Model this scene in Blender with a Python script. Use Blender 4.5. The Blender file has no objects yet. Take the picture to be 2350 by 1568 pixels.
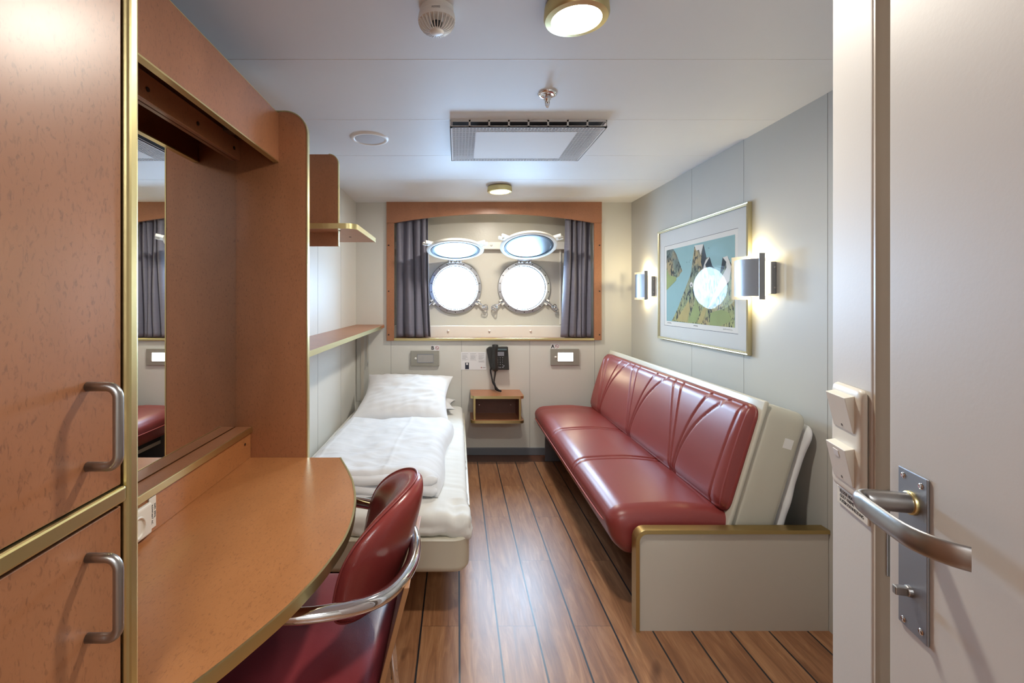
import bpy, bmesh, math, random
from mathutils import Vector, Matrix, noise
random.seed(4)
PI = math.pi
SC = bpy.context.scene
COL = SC.collection
F, CX, CY, CZ = 1063.0, 1050.0, 688.0, 1.29      # focal length and principal point of the 2350x1568 frame, eye height

# ------------------------------------------------------------------ nodes / materials
def lin(c):
    return tuple(((v/255)/12.92 if v/255 <= .04045 else ((v/255+.055)/1.055)**2.4) for v in c) + (1,)

class NT:
    def __init__(s, name):
        s.m = bpy.data.materials.new(name); s.m.use_nodes = True
        s.t = s.m.node_tree; s.b = s.t.nodes['Principled BSDF']
    def n(s, typ, **kw):
        nd = s.t.nodes.new(typ)
        for k, v in kw.items(): setattr(nd, k, v)
        return nd
    def l(s, a, b): s.t.links.new(a, b)
    def val(s, sock, v):
        if hasattr(v, 'links') or isinstance(v, bpy.types.NodeSocket): s.l(v, sock)
        else: sock.default_value = v
    def math(s, op, a, b=0.0, c=0.0):
        nd = s.n('ShaderNodeMath', operation=op)
        for i, v in enumerate((a, b, c)): s.val(nd.inputs[i], v)
        return nd.outputs[0]
    def mix(s, f, a, b):
        nd = s.n('ShaderNodeMix', data_type='RGBA')
        s.val(nd.inputs[0], f); s.val(nd.inputs[6], a); s.val(nd.inputs[7], b)
        return nd.outputs[2]
    def coord(s, world=False):
        if world: return s.n('ShaderNodeNewGeometry').outputs['Position']
        return s.n('ShaderNodeTexCoord').outputs['Object']
    def mapped(s, co, scale=(1,1,1), rot=(0,0,0), loc=(0,0,0)):
        nd = s.n('ShaderNodeMapping'); s.l(co, nd.inputs[0])
        nd.inputs['Scale'].default_value = scale; nd.inputs['Rotation'].default_value = rot; nd.inputs['Location'].default_value = loc
        return nd.outputs[0]
    def noise(s, co, scale, detail=2, rough=.5, dist=0):
        nd = s.n('ShaderNodeTexNoise'); s.l(co, nd.inputs['Vector'])
        nd.inputs['Scale'].default_value = scale; nd.inputs['Detail'].default_value = detail
        nd.inputs['Roughness'].default_value = rough; nd.inputs['Distortion'].default_value = dist
        return nd.outputs['Fac']
    def ramp(s, f, stops):
        nd = s.n('ShaderNodeValToRGB'); s.l(f, nd.inputs[0]); e = nd.color_ramp.elements
        while len(e) < len(stops): e.new(.5)
        for i, (p, c) in enumerate(stops): e[i].position = p; e[i].color = c
        return nd.outputs[0]
    def bump(s, h, strength=.1, dist=.01):
        nd = s.n('ShaderNodeBump'); s.l(h, nd.inputs['Height'])
        nd.inputs['Strength'].default_value = strength; nd.inputs['Distance'].default_value = dist
        s.l(nd.outputs[0], s.b.inputs['Normal'])
    def p(s, **kw):
        for k, v in kw.items():
            s.val(s.b.inputs[k.replace('_', ' ')], v)
        return s

MAT = {}
def plain(name, rgb, rough=.5, metal=0, noise_amt=.03, scale=8, bump=0, bscale=200, **kw):
    t = NT(name); co = t.coord()
    c = lin(rgb); c2 = tuple(v*(1-noise_amt) for v in c[:3]) + (1,)
    t.p(Base_Color=t.mix(t.noise(co, scale, 3), c, c2), Roughness=rough, Metallic=metal, **kw)
    if bump: t.bump(t.noise(co, bscale, 2), bump, .002)
    MAT[name] = t.m; return t.m

def laminate(name, a, b, dark, rough=.34, stretch=(1, 1, .45)):
    t = NT(name); co = t.coord()
    m1 = t.mapped(co, stretch)
    big = t.noise(m1, 9, 4, .6, .4)
    base = t.mix(t.ramp(big, [(.3, (0,0,0,1)), (.7, (1,1,1,1))]), lin(a), lin(b))
    sp = t.noise(t.mapped(co, tuple(v*1.0 for v in stretch)), 210, 2, .6, .8)
    base = t.mix(t.ramp(sp, [(.55, (0,0,0,1)), (.72, (.55,.55,.55,1))]), base, lin(dark))
    sp2 = t.noise(t.mapped(co, stretch, loc=(3,1,2)), 75, 2, .6, 1.2)
    base = t.mix(t.ramp(sp2, [(.62, (0,0,0,1)), (.74, (.17,.17,.17,1))]), base, lin(dark))
    t.p(Base_Color=base, Roughness=rough); t.b.inputs['Specular IOR Level'].default_value = .75
    MAT[name] = t.m

laminate('laminate', (170,114,78), (157,103,68), (110,68,46))
laminate('laminate_desk', (184,124,76), (170,112,66), (122,74,44), .3, (1, .45, 1))
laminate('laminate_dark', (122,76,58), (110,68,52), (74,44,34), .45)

def brass(name, rgb, rough):
    t = NT(name); co = t.mapped(t.coord(), (1, 1, 40))
    t.p(Base_Color=lin(rgb), Metallic=1.0, Roughness=rough)
    t.bump(t.noise(co, 90, 2), .05, .001); MAT[name] = t.m
brass('brass', (214,200,146), .34)
brass('brass_matt', (184,158,104), .42)
plain('steel', (190,190,192), .3, 1, bump=.03)
plain('steel_bright', (214,214,216), .2, 1)
plain('satin_nickel', (168,166,164), .33, 1, bump=.02)
plain('chrome', (225,225,228), .06, 1, 0)
plain('grey_metal', (150,153,160), .42, .8)
plain('dark_screw', (50,34,26), .5)
plain('black_rubber', (24,28,36), .5)
plain('white_enamel', (232,230,222), .35)
plain('white_plastic', (238,238,236), .4)
plain('vent_enamel', (222,223,224), .7)
plain('cream_plastic', (232,228,216), .36)
plain('wall_white', (213,212,205), .5, bump=.04)
plain('wall_grey', (190,190,184), .5, bump=.04)
plain('ceiling_white', (222,224,226), .55, bump=.02)
plain('column_white', (214,211,205), .5, bump=.04)
plain('jamb_beige', (196,184,166), .4)
plain('seam', (150,150,146), .6)
plain('seam_light', (236,238,240), .4)
plain('bed_frame', (196,190,172), .3)
plain('shell_beige', (204,201,186), .24)
plain('panel_beige', (194,188,176), .5, noise_amt=.05)
plain('grey_vinyl', (112,116,124), .4)
plain('bolt_white', (232,230,226), .35)
plain('lamp_plate', (158,156,146), .45, .3)
plain('dim_glass', (168,166,162), .25)
plain('paper', (226,226,228), .7)
plain('ink', (26,26,28), .6)
plain('ink_grey', (140,140,146), .7)
plain('ink_red', (160,52,56), .6)
plain('screen_blue', (92,110,116), .25)
plain('photo_navy', (40,44,62), .6)
plain('phone_black', (46,46,44), .36, bump=.02)
plain('phone_key', (34,34,34), .45)
plain('speaker_mesh', (196,200,206), .6)
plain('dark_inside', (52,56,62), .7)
plain('mat_board', (214,212,210), .7)
plain('print_paper', (226,220,214), .7)
plain('plywood', (168,120,80), .45)
plain('hull_paint', (206,202,190), .33, bump=.35, bscale=45)

# leather
def leather(name, rgb, rgb2, rough):
    t = NT(name); co = t.coord()
    t.p(Base_Color=t.mix(t.noise(co, 5, 3), lin(rgb), lin(rgb2)), Roughness=rough)
    t.b.inputs['Specular IOR Level'].default_value = .55
    v = t.n('ShaderNodeTexVoronoi'); t.l(co, v.inputs['Vector']); v.inputs['Scale'].default_value = 420
    t.bump(v.outputs['Distance'], .12, .0008); MAT[name] = t.m
leather('leather', (136,57,54), (126,51,49), .36)
leather('chair_leather', (138,56,52), (126,50,47), .26)
leather('seat_leather', (128,46,50), (114,42,48), .34)
plain('thread', (176,86,76), .6)

# linen
def linen(name, rgb):
    t = NT(name); co = t.coord()
    w = t.n('ShaderNodeTexWave', wave_type='BANDS'); t.l(co, w.inputs['Vector']); w.inputs['Scale'].default_value = 60
    t.p(Base_Color=t.mix(t.noise(co, 4, 3), lin(rgb), lin(tuple(v-5 for v in rgb))), Roughness=.85)
    t.b.inputs['Sheen Weight'].default_value = .1
    t.bump(w.outputs['Fac'], .04, .001); MAT[name] = t.m
linen('linen', (220,221,223)); linen('sheet', (218,217,212))

# curtain
t = NT('curtain'); co = t.coord()
w = t.n('ShaderNodeTexWave', wave_type='BANDS', bands_direction='Z'); t.l(co, w.inputs['Vector'])
w.inputs['Scale'].default_value = 26; w.inputs['Distortion'].default_value = 2.2; w.inputs['Detail'].default_value = 0
wd = w.inputs['Detail Scale']; wd.default_value = .4
t.p(Base_Color=t.mix(w.outputs['Fac'], lin((122,120,134)), lin((102,102,118))), Roughness=.5)
t.b.inputs['Sheen Weight'].default_value = .25; t.bump(w.outputs['Fac'], .15, .001); MAT['curtain'] = t.m

# floor: vinyl planks with black caulk
t = NT('plank_floor'); co = t.coord(True)
sp = t.n('ShaderNodeSeparateXYZ'); t.l(co, sp.inputs[0]); X, Y = sp.outputs[0], sp.outputs[1]
u = t.math('DIVIDE', t.math('SUBTRACT', X, .0073), .1505)
idx = t.math('FLOOR', u); fr = t.math('FRACT', u)
du = t.math('MULTIPLY', t.math('MINIMUM', fr, t.math('SUBTRACT', 1.0, fr)), .1505)
caulk = t.math('LESS_THAN', du, .0034)
par = t.math('MODULO', t.math('ADD', idx, 40.0), 2.0)
v = t.math('DIVIDE', t.math('SUBTRACT', Y, t.math('SUBTRACT', 2.29, t.math('MULTIPLY', par, .46))), .92)
vi = t.math('FLOOR', v); vf = t.math('FRACT', v)
dv = t.math('MULTIPLY', t.math('MINIMUM', vf, t.math('SUBTRACT', 1.0, vf)), .92)
joint = t.math('LESS_THAN', dv, .0012)
border = t.math('GREATER_THAN', Y, 3.69)
bline = t.math('LESS_THAN', t.math('ABSOLUTE', t.math('SUBTRACT', Y, 3.69)), .003)
cb = t.n('ShaderNodeCombineXYZ'); t.l(idx, cb.inputs[0]); t.l(vi, cb.inputs[1])
wn = t.n('ShaderNodeTexWhiteNoise'); t.l(cb.outputs[0], wn.inputs[0])
off = t.n('ShaderNodeVectorMath', operation='ADD'); t.l(co, off.inputs[0])
sc_ = t.n('ShaderNodeVectorMath', operation='SCALE'); t.l(wn.outputs['Color'], sc_.inputs[0]); sc_.inputs['Scale'].default_value = 9
t.l(sc_.outputs[0], off.inputs[1])
g1 = t.noise(t.mapped(off.outputs[0], (1, .11, 1)), 26, 6, .62, 1.3)
g2 = t.noise(t.mapped(off.outputs[0], (1, .03, 1)), 240, 3, .6, .2)
kn = t.noise(t.mapped(off.outputs[0], (1, .45, 1)), 9, 2, .5, .3)
c = t.ramp(g1, [(.25, lin((120,80,54))), (.48, lin((160,112,76))), (.72, lin((194,146,104)))])
c = t.mix(t.math('MULTIPLY', g2, .45), c, lin((84,46,26)))
c = t.mix(t.ramp(kn, [(.66, (0,0,0,1)), (.76, (.7,.7,.7,1))]), c, lin((74,40,22)))
c = t.mix(t.math('MULTIPLY', wn.outputs['Value'], .28), c, lin((112,64,40)))
c = t.mix(t.math('MULTIPLY', joint, .6), c, lin((60,36,24)))
c = t.mix(caulk, c, lin((22,26,32)))
cbd = t.mix(g2, lin((104,60,34)), lin((74,42,26)))
c = t.mix(border, c, cbd); c = t.mix(bline, c, lin((40,28,22)))
t.b.inputs['Specular IOR Level'].default_value = .8
t.p(Base_Color=c, Roughness=t.math('ADD', .30, t.math('MULTIPLY', g2, .12)))
t.bump(t.math('ADD', t.math('MULTIPLY', t.noise(t.mapped(off.outputs[0], (1, .25, 1)), 170, 3), .5), t.math('MULTIPLY', caulk, -.6)), .12, .002)
MAT['plank_floor'] = t.m

# emitters
def emit(name, rgb, strength, base=(240,235,220)):
    t = NT(name); t.p(Base_Color=lin(base), Roughness=.4)
    t.b.inputs['Emission Color'].default_value = rgb + (1,); t.b.inputs['Emission Strength'].default_value = strength
    MAT[name] = t.m
WARM = (1.0, .80, .52)
emit('lamp_glow', (1.0, .90, .74), 14)
emit('sconce_glow', (1.0, .84, .54), 3.5)
emit('night_glow', (1.0, .86, .58), 9)
# mirror
t = NT('mirror'); t.p(Base_Color=(.88,.90,.90,1), Metallic=1.0, Roughness=.01); MAT['mirror'] = t.m
# thin clear pane: transparent + fresnel gloss
def pane(name, tint, ior=1.5, haze=0):
    t = NT(name); t.t.nodes.remove(t.b)
    out = t.t.nodes['Material Output']
    tr = t.n('ShaderNodeBsdfTransparent'); tr.inputs[0].default_value = tint
    gl = t.n('ShaderNodeBsdfGlossy'); gl.inputs['Roughness'].default_value = .02
    fr = t.n('ShaderNodeFresnel'); fr.inputs[0].default_value = ior
    ge = t.n('ShaderNodeNewGeometry'); ff = t.math('MULTIPLY', fr.outputs[0], t.math('SUBTRACT', 1.0, ge.outputs['Backfacing']))
    mx = t.n('ShaderNodeMixShader'); t.l(ff, mx.inputs[0]); t.l(tr.outputs[0], mx.inputs[1]); t.l(gl.outputs[0], mx.inputs[2])
    if haze:
        df = t.n('ShaderNodeBsdfDiffuse'); df.inputs[0].default_value = lin((150,180,205))
        co = t.coord(); nz = t.noise(t.mapped(co, (1, 1, .25)), 120, 4, .7)
        sz = t.n('ShaderNodeSeparateXYZ'); t.l(co, sz.inputs[0])
        low = t.ramp(sz.outputs[2], [(.02, (1,1,1,1)), (.2, (0,0,0,1))])
        f = t.math('MULTIPLY', t.math('MULTIPLY', t.ramp(nz, [(.4, (0,0,0,1)), (.7, (1,1,1,1))]), low), haze)
        m2 = t.n('ShaderNodeMixShader'); t.l(f, m2.inputs[0]); t.l(mx.outputs[0], m2.inputs[1]); t.l(df.outputs[0], m2.inputs[2]); mx = m2
    t.l(mx.outputs[0], out.inputs[0]); MAT[name] = t.m
pane('pane', (.97,.98,.98,1), 1.13)
pane('porthole_pane', (.93,.97,1,1), 1.5, .35)
# print art rock
t = NT('rock'); co = t.coord(True)
m = t.mapped(co, (1, 1.6, .55), (.35, 0, 0))
f = t.noise(m, 26, 5, .65, 1.6)
f2 = t.noise(co, 7, 3)
sp = t.n('ShaderNodeSeparateXYZ'); t.l(co, sp.inputs[0])
low = t.ramp(t.math('MULTIPLY', t.math('SUBTRACT', sp.outputs[2], 1.1), 2.2), [(0, lin((176,178,112))), (.45, lin((150,158,118))), (1, lin((112,124,118)))])
c = t.mix(t.ramp(f2, [(.45, (0,0,0,1)), (.6, (.8,.8,.8,1))]), low, lin((186,160,112)))
c = t.mix(t.ramp(f, [(.50, (0,0,0,1)), (.57, (1,1,1,1))]), c, lin((44,50,50)))
t.p(Base_Color=c, Roughness=.8); MAT['rock'] = t.m
plain('art_sky', (148,182,184), .8, noise_amt=.1, scale=20)
plain('art_snow', (220,214,208), .8)
plain('art_dark', (44,48,52), .8)
plain('art_green', (160,172,110), .8, noise_amt=.3, scale=14)
plain('art_ochre', (190,172,112), .8, noise_amt=.25, scale=14)

# ------------------------------------------------------------------ mesh helpers
def NB(): return bmesh.new()
def box(bm, x0, x1, y0, y1, z0, z1):
    x0, x1 = sorted((x0, x1)); y0, y1 = sorted((y0, y1)); z0, z1 = sorted((z0, z1))
    v = [bm.verts.new((x, y, z)) for z in (z0, z1) for y in (y0, y1) for x in (x0, x1)]
    for f in ((0,2,3,1), (4,5,7,6), (0,1,5,4), (2,6,7,3), (0,4,6,2), (1,3,7,5)): bm.faces.new([v[i] for i in f])
    return bm
def B(*a): return box(NB(), *a)
def obox(bm, o, ax, ay, az, ex, ey, ez):
    """box in an oriented frame: o + axes * extents (each a (lo, hi))"""
    o, ax, ay, az = map(Vector, (o, ax, ay, az))
    v = [bm.verts.new(o + ax*x + ay*y + az*z) for z in ez for y in ey for x in ex]
    for f in ((0,2,3,1), (4,5,7,6), (0,1,5,4), (2,6,7,3), (0,4,6,2), (1,3,7,5)): bm.faces.new([v[i] for i in f])
    return bm
def prism(pts, axis, a, b, bm=None):
    """extrude a 2D polygon: axis 'z' pts=(x,y); 'x' pts=(y,z); 'y' pts=(x,z)"""
    bm = bm or NB()
    def P(p, h): return {'z': (p[0], p[1], h), 'x': (h, p[0], p[1]), 'y': (p[0], h, p[1])}[axis]
    lo = [bm.verts.new(P(p, a)) for p in pts]; hi = [bm.verts.new(P(p, b)) for p in pts]
    bm.faces.new(lo); bm.faces.new(hi); n = len(pts)
    for i in range(n): bm.faces.new((lo[i], lo[(i+1) % n], hi[(i+1) % n], hi[i]))
    bmesh.ops.recalc_face_normals(bm, faces=bm.faces[:]); return bm
def frame_axes(d):
    d = Vector(d).normalized(); u = Vector((0,0,1)) if abs(d.z) < .9 else Vector((1,0,0))
    a = d.cross(u).normalized(); return a, d.cross(a).normalized(), d
def lathe(prof, o, d=(0,0,1), n=32, bm=None, a0=0, a1=2*PI):
    """prof: list of (r, h) along axis d from point o"""
    bm = bm or NB(); a, b, d = frame_axes(d); o = Vector(o); full = abs(a1-a0-2*PI) < 1e-6
    m = n if full else n+1; rings = []
    for r, h in prof:
        if r < 1e-6: rings.append([bm.verts.new(o + d*h)]); continue
        rings.append([bm.verts.new(o + d*h + (a*math.cos(a0+(a1-a0)*i/n) + b*math.sin(a0+(a1-a0)*i/n))*r) for i in range(m)])
    for p, q in zip(rings, rings[1:]):
        for i in range(n):
            j = (i+1) % m if full else i+1
            if len(p) == 1 and len(q) == 1: continue
            if len(p) == 1: bm.faces.new((p[0], q[i], q[j]))
            elif len(q) == 1: bm.faces.new((p[i], q[0], p[j]))
            else: bm.faces.new((p[i], q[i], q[j], p[j]))
    bmesh.ops.recalc_face_normals(bm, faces=bm.faces[:]); return bm
def cyl(o, d, r, h, n=20, bm=None): return lathe([(0,0),(r,0),(r,h),(0,h)], o, d, n, bm)
def smooth_path(pts, k=6, closed=False):
    P = [Vector(p) for p in pts]; out = []; n = len(P)
    for i in range(n if closed else n-1):
        p0 = P[(i-1) % n] if closed else P[max(i-1, 0)]; p1 = P[i]; p2 = P[(i+1) % n]; p3 = P[(i+2) % n] if closed else P[min(i+2, n-1)]
        for j in range(k):
            s = j/k
            out.append(.5*((2*p1) + (p2-p0)*s + (2*p0-5*p1+4*p2-p3)*s*s + (3*p1-p0-3*p2+p3)*s**3))
    if not closed: out.append(P[-1])
    return out
def tube(pts, r, n=12, bm=None, closed=False, squash=None, up=None, cap=True):
    """sweep; r may be a number or a list; squash=(a,b) section radii multipliers, up fixes the section"""
    bm = bm or NB(); P = [Vector(p) for p in pts]; N = len(P); R = r if isinstance(r, (list, tuple)) else [r]*N
    rings = []; ref = None
    for i, p in enumerate(P):
        d = ((P[(i+1) % N] - P[(i-1) % N]) if closed else (P[min(i+1, N-1)] - P[max(i-1, 0)])).normalized()
        if up is not None: ref = Vector(up)
        elif ref is None: ref = Vector((0,0,1)) if abs(d.z) < .9 else Vector((1,0,0))
        a = d.cross(ref).normalized(); b = a.cross(d).normalized()
        if up is None: ref = b
        sa, sb = (squash[i] if isinstance(squash, list) else squash) or (1, 1)
        rings.append([bm.verts.new(p + (a*math.cos(2*PI*j/n)*sa + b*math.sin(2*PI*j/n)*sb)*R[i]) for j in range(n)])
    for i in range(N if closed else N-1):
        p, q = rings[i], rings[(i+1) % N]
        for j in range(n): bm.faces.new((p[j], p[(j+1) % n], q[(j+1) % n], q[j]))
    if not closed and cap: bm.faces.new(rings[0]); bm.faces.new(rings[-1])
    bmesh.ops.recalc_face_normals(bm, faces=bm.faces[:]); return bm
def grid(nu, nv, fn, bm=None, closed_u=False):
    bm = bm or NB(); V = [[bm.verts.new(fn(i/nu, j/nv)) for j in range(nv+1)] for i in range(nu if closed_u else nu+1)]
    for i in range(nu):
        for j in range(nv):
            a, b = V[i], V[(i+1) % len(V)]
            bm.faces.new((a[j], b[j], b[j+1], a[j+1]))
    return bm
def rbox(x0, x1, y0, y1, z0, z1, r, n=(12,12,6), fn=None, bm=None):
    """rounded box, r=(rx,ry,rz) or number; gridded faces, fn deforms each vertex (u,v,w in -1..1 kept)"""
    bm = bm or NB(); rx, ry, rz = (r, r, r) if not isinstance(r, tuple) else r
    c = Vector(((x0+x1)/2, (y0+y1)/2, (z0+z1)/2)); h = Vector(((x1-x0)/2, (y1-y0)/2, (z1-z0)/2)); R = (rx, ry, rz)
    V = {}
    def axis_pts(k, m):
        e = R[k]/h[k]; k0 = 4; pts = []
        for i in range(k0): pts.append(-1 + e*(1-math.cos(PI/2*i/k0)))
        for i in range(m+1): pts.append(-1+e + (2-2*e)*i/m)
        for i in range(1, k0+1): pts.append(1-e + e*math.sin(PI/2*i/k0))
        return pts
    A = [axis_pts(k, n[k]) for k in range(3)]
    N = [len(a)-1 for a in A]
    def vert(i, j, k):
        key = (i, j, k)
        if key in V: return V[key]
        p = Vector((A[0][i], A[1][j], A[2][k]))
        q = Vector([p[m]*h[m] for m in range(3)])
        inner = Vector([max(-h[m]+R[m], min(h[m]-R[m], q[m])) for m in range(3)])
        d = Vector([(q[m]-inner[m])/R[m] for m in range(3)])
        if d.length > 1e-6:
            mx = max(abs(v) for v in d); d = d.normalized()*mx
            q = Vector([inner[m] + d[m]*R[m] for m in range(3)])
        w = c + q
        if fn: w = fn(w, p)
        V[key] = bm.verts.new(w); return V[key]
    for k in (0, N[2]):
        for i in range(N[0]):
            for j in range(N[1]):
                bm.faces.new([vert(a, b, k) for a, b in ((i,j),(i+1,j),(i+1,j+1),(i,j+1))])
    for j in (0, N[1]):
        for i in range(N[0]):
            for k in range(N[2]):
                bm.faces.new([vert(a, j, b) for a, b in ((i,k),(i+1,k),(i+1,k+1),(i,k+1))])
    for i in (0, N[0]):
        for j in range(N[1]):
            for k in range(N[2]):
                bm.faces.new([vert(i, a, b) for a, b in ((j,k),(j+1,k),(j+1,k+1),(j,k+1))])
    bmesh.ops.recalc_face_normals(bm, faces=bm.faces[:]); return bm
def rounded(x0, x1, y0, y1, r, corners=(1,1,1,1), n=6):
    """rounded rectangle outline, corners order: (x0,y0),(x1,y0),(x1,y1),(x0,y1)"""
    out = []
    for k, (cx, cy, a) in enumerate(((x0, y0, PI), (x1, y0, 1.5*PI), (x1, y1, 0), (x0, y1, .5*PI))):
        if not corners[k]: out.append((cx, cy)); continue
        ox = cx + r if cx == x0 else cx - r; oy = cy + r if cy == y0 else cy - r
        for i in range(n+1): out.append((ox + r*math.cos(a+PI/2*i/n), oy + r*math.sin(a+PI/2*i/n)))
    return out

BASE = {}
def thing(name, label, cat, loc, group=None):
    o = bpy.data.objects.new(name, None); COL.objects.link(o); o.empty_display_size = .1
    o.location = loc; o['label'] = label; o['category'] = cat
    if group: o['group'] = group
    BASE[o.name] = Vector(loc); return o
def part(name, bm, mat, parent=None, smooth=False, bevel=0, label=None, seg=2, loc=None, auto=False):
    """one mesh object. Top-level meshes get their origin at the bottom centre of their box."""
    if parent is not None: base = BASE[parent.name]
    elif loc is not None: base = Vector(loc)
    else:
        xs = [v.co for v in bm.verts]; mn = [min(v[i] for v in xs) for i in range(3)]; mx = [max(v[i] for v in xs) for i in range(3)]
        base = Vector(((mn[0]+mx[0])/2, (mn[1]+mx[1])/2, mn[2]))
    bmesh.ops.translate(bm, verts=bm.verts[:], vec=-base)
    me = bpy.data.meshes.new(name); bm.to_mesh(me); bm.free()
    me.materials.append(MAT[mat])
    o = bpy.data.objects.new(name, me); COL.objects.link(o)
    if parent is not None: o.parent = parent
    else: o.location = base
    BASE[o.name] = base
    if smooth:
        me.polygons.foreach_set('use_smooth', [True]*len(me.polygons))
        if auto:
            md = o.modifiers.new('edge', 'EDGE_SPLIT'); md.split_angle = math.radians(38)
    if bevel:
        md = o.modifiers.new('bevel', 'BEVEL'); md.width = bevel; md.segments = seg; md.limit_method = 'ANGLE'; md.harden_normals = False
    if label: o['label'] = label
    return o
def struct(name, bm, mat, parent=None, **kw):
    o = part(name, bm, mat, parent, **kw)
    if parent is None: o['kind'] = 'structure'
    return o
def tag(o, label, cat, group=None):
    o['label'] = label; o['category'] = cat
    if group: o['group'] = group
    return o
def dup(root, loc, label, group=None, rotz=None):
    r = root.copy(); COL.objects.link(r); r.location = loc
    if rotz is not None: r.rotation_euler = (0, 0, rotz)
    r['label'] = label
    if group: r['group'] = group
    for ch in list(root.children):
        c = ch.copy(); COL.objects.link(c); c.parent = r
        for g in ch.children:
            d = g.copy(); COL.objects.link(d); d.parent = c
    BASE[r.name] = Vector(loc); return r
def text(name, s, size, mat, parent, o, ax, ay, depth=.0003, bold=0, align='LEFT'):
    cu = bpy.data.curves.new('t', 'FONT'); cu.body = s; cu.size = size; cu.extrude = depth; cu.offset = bold; cu.align_x = align
    cu.resolution_u = 3
    ob = bpy.data.objects.new('t', cu); COL.objects.link(ob)
    bpy.context.view_layer.update()
    me = bpy.data.meshes.new_from_object(ob.evaluated_get(bpy.context.evaluated_depsgraph_get()))
    bpy.data.objects.remove(ob); bm = NB(); bm.from_mesh(me); bpy.data.meshes.remove(me)
    ax, ay = Vector(ax), Vector(ay); az = ax.cross(ay); o = Vector(o)
    for v in bm.verts: v.co = o + ax*v.co.x + ay*v.co.y + az*v.co.z
    return part(name, bm, mat, parent)

# ------------------------------------------------------------------ the room
XL, XR, YB, ZC = -.844, 1.446, 3.85, 2.098
Y0 = -1.7
struct('floor', B(XL-.1, XR+.1, Y0, YB+.4, -.06, 0), 'plank_floor')
cl = struct('ceiling', B(XL-.1, XR+.1, Y0, YB+.4, ZC, ZC+.06), 'ceiling_white')
sb = NB()
for y in (1.04, 1.559, 2.08, 2.6, 3.12, 3.64): box(sb, XL, XR, y-.0012, y+.0014, ZC-.0007, ZC+.002)
struct('panel_joint', sb, 'seam_light', cl)
wl = struct('wall_left', B(XL-.1, XL, Y0, YB+.1, 0, ZC), 'wall_white')
sb = NB()
for y in (2.25, 2.8, 3.35): box(sb, XL-.001, XL+.0006, y-.001, y+.001, 0, ZC)
struct('panel_joint', sb, 'seam', wl)
wr = struct('wall_right', B(XR, XR+.1, Y0, YB+.1, 0, ZC), 'wall_grey')
sb = NB()
for y in (2.86, 2.34, 1.81): box(sb, XR-.0006, XR+.001, y-.001, y+.001, 0, ZC)
struct('panel_joint', sb, 'seam', wr)
# back wall with window opening
WX0, WX1, WZ0, WZ1 = -.555, 1.15, .955, 2.06
bw = NB()
box(bw, XL, WX0, YB, YB+.03, 0, ZC); box(bw, WX1, XR, YB, YB+.03, 0, ZC)
box(bw, WX0, WX1, YB, YB+.03, 0, WZ0); box(bw, WX0, WX1, YB, YB+.03, WZ1, ZC)
wb = struct('wall_back', bw, 'wall_white')
sb = NB()
for x in (-.552, .033, .60, 1.14): box(sb, x-.0015, x+.0015, YB-.0006, YB+.001, 0, WZ0)
struct('panel_joint', sb, 'seam', wb)
struct('wall_rear', B(XL, XR, Y0-.06, Y0, 0, ZC), 'column_white')
struct('baseboard_back', B(.05, .745, YB-.012, YB, 0, .062), 'grey_vinyl', bevel=.003)

# window recess and steel hull
HY = 4.10
nb = NB()
box(nb, WX0-.02, WX0, YB+.03, HY, WZ0-.02, WZ1+.02); box(nb, WX1, WX1+.02, YB+.03, HY, WZ0-.02, WZ1+.02)
box(nb, WX0, WX1, YB+.03, HY, WZ0-.03, WZ0-.001); box(nb, WX0, WX1, YB+.03, HY, WZ1, WZ1+.02)
struct('window_recess', nb, 'wall_white')
PH = [(-.019, 1.396), (.587, 1.396)]; PR = .197
hb = NB()
def holed(bm, x0, x1, z0, z1, cx, cz, r, y, n=48):
    ring = []; sq = []
    for i in range(n):
        a = 2*PI*i/n; c, s = math.cos(a), math.sin(a); ring.append(bm.verts.new((cx+r*c, y, cz+r*s)))
        k = min([((x1-cx)/c if c > 1e-9 else 1e9), ((x0-cx)/c if c < -1e-9 else 1e9), ((z1-cz)/s if s > 1e-9 else 1e9), ((z0-cz)/s if s < -1e-9 else 1e9)])
        sq.append((cx+k*c, cz+k*s))
    cor = [(x1, z1), (x0, z1), (x0, z0), (x1, z0)]
    for c_ in cor:
        i = min(range(n), key=lambda q: (sq[q][0]-c_[0])**2 + (sq[q][1]-c_[1])**2); sq[i] = c_
    sv = [bm.verts.new((p[0], y, p[1])) for p in sq]
    for i in range(n):
        j = (i+1) % n; bm.faces.new((ring[i], ring[j], sv[j], sv[i]))
    back = [bm.verts.new((v.co.x, y+.14, v.co.z)) for v in ring]
    for i in range(n):
        j = (i+1) % n; bm.faces.new((ring[i], back[i], back[j], ring[j]))
midx = .284
holed(hb, WX0, midx, 1.0, 1.80, *PH[0], PR, HY); holed(hb, midx, WX1, 1.0, 1.80, *PH[1], PR, HY)
box(hb, WX0, WX1, HY, HY+.02, WZ0-.03, 1.0); box(hb, WX0, WX1, HY, HY+.02, 1.80, WZ1+.03)
struct('hull_plate', hb, 'hull_paint', smooth=True, auto=True)
bo = struct('trim_1', B(WX0, WX1, 3.995, HY-.001, WZ0, 1.065), 'white_enamel', bevel=.006)
for x in (-.08, .275, .63):
    struct('bolt', lathe([(0,-.012),(.008,-.009),(.011,0),(.011,.004),(0,.004)], (x, 3.994, 1.02), (0,1,0), 12), 'bolt_white', bo, smooth=True)
bo = struct('trim_2', B(WX0, WX1, 4.03, HY-.001, 1.73, 1.795), 'white_enamel', bevel=.005)
struct('bolt', lathe([(0,-.012),(.008,-.009),(.011,0),(.011,.004),(0,.004)], (.295, 4.029, 1.765), (0,1,0), 12), 'bolt_white', bo, smooth=True)
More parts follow.
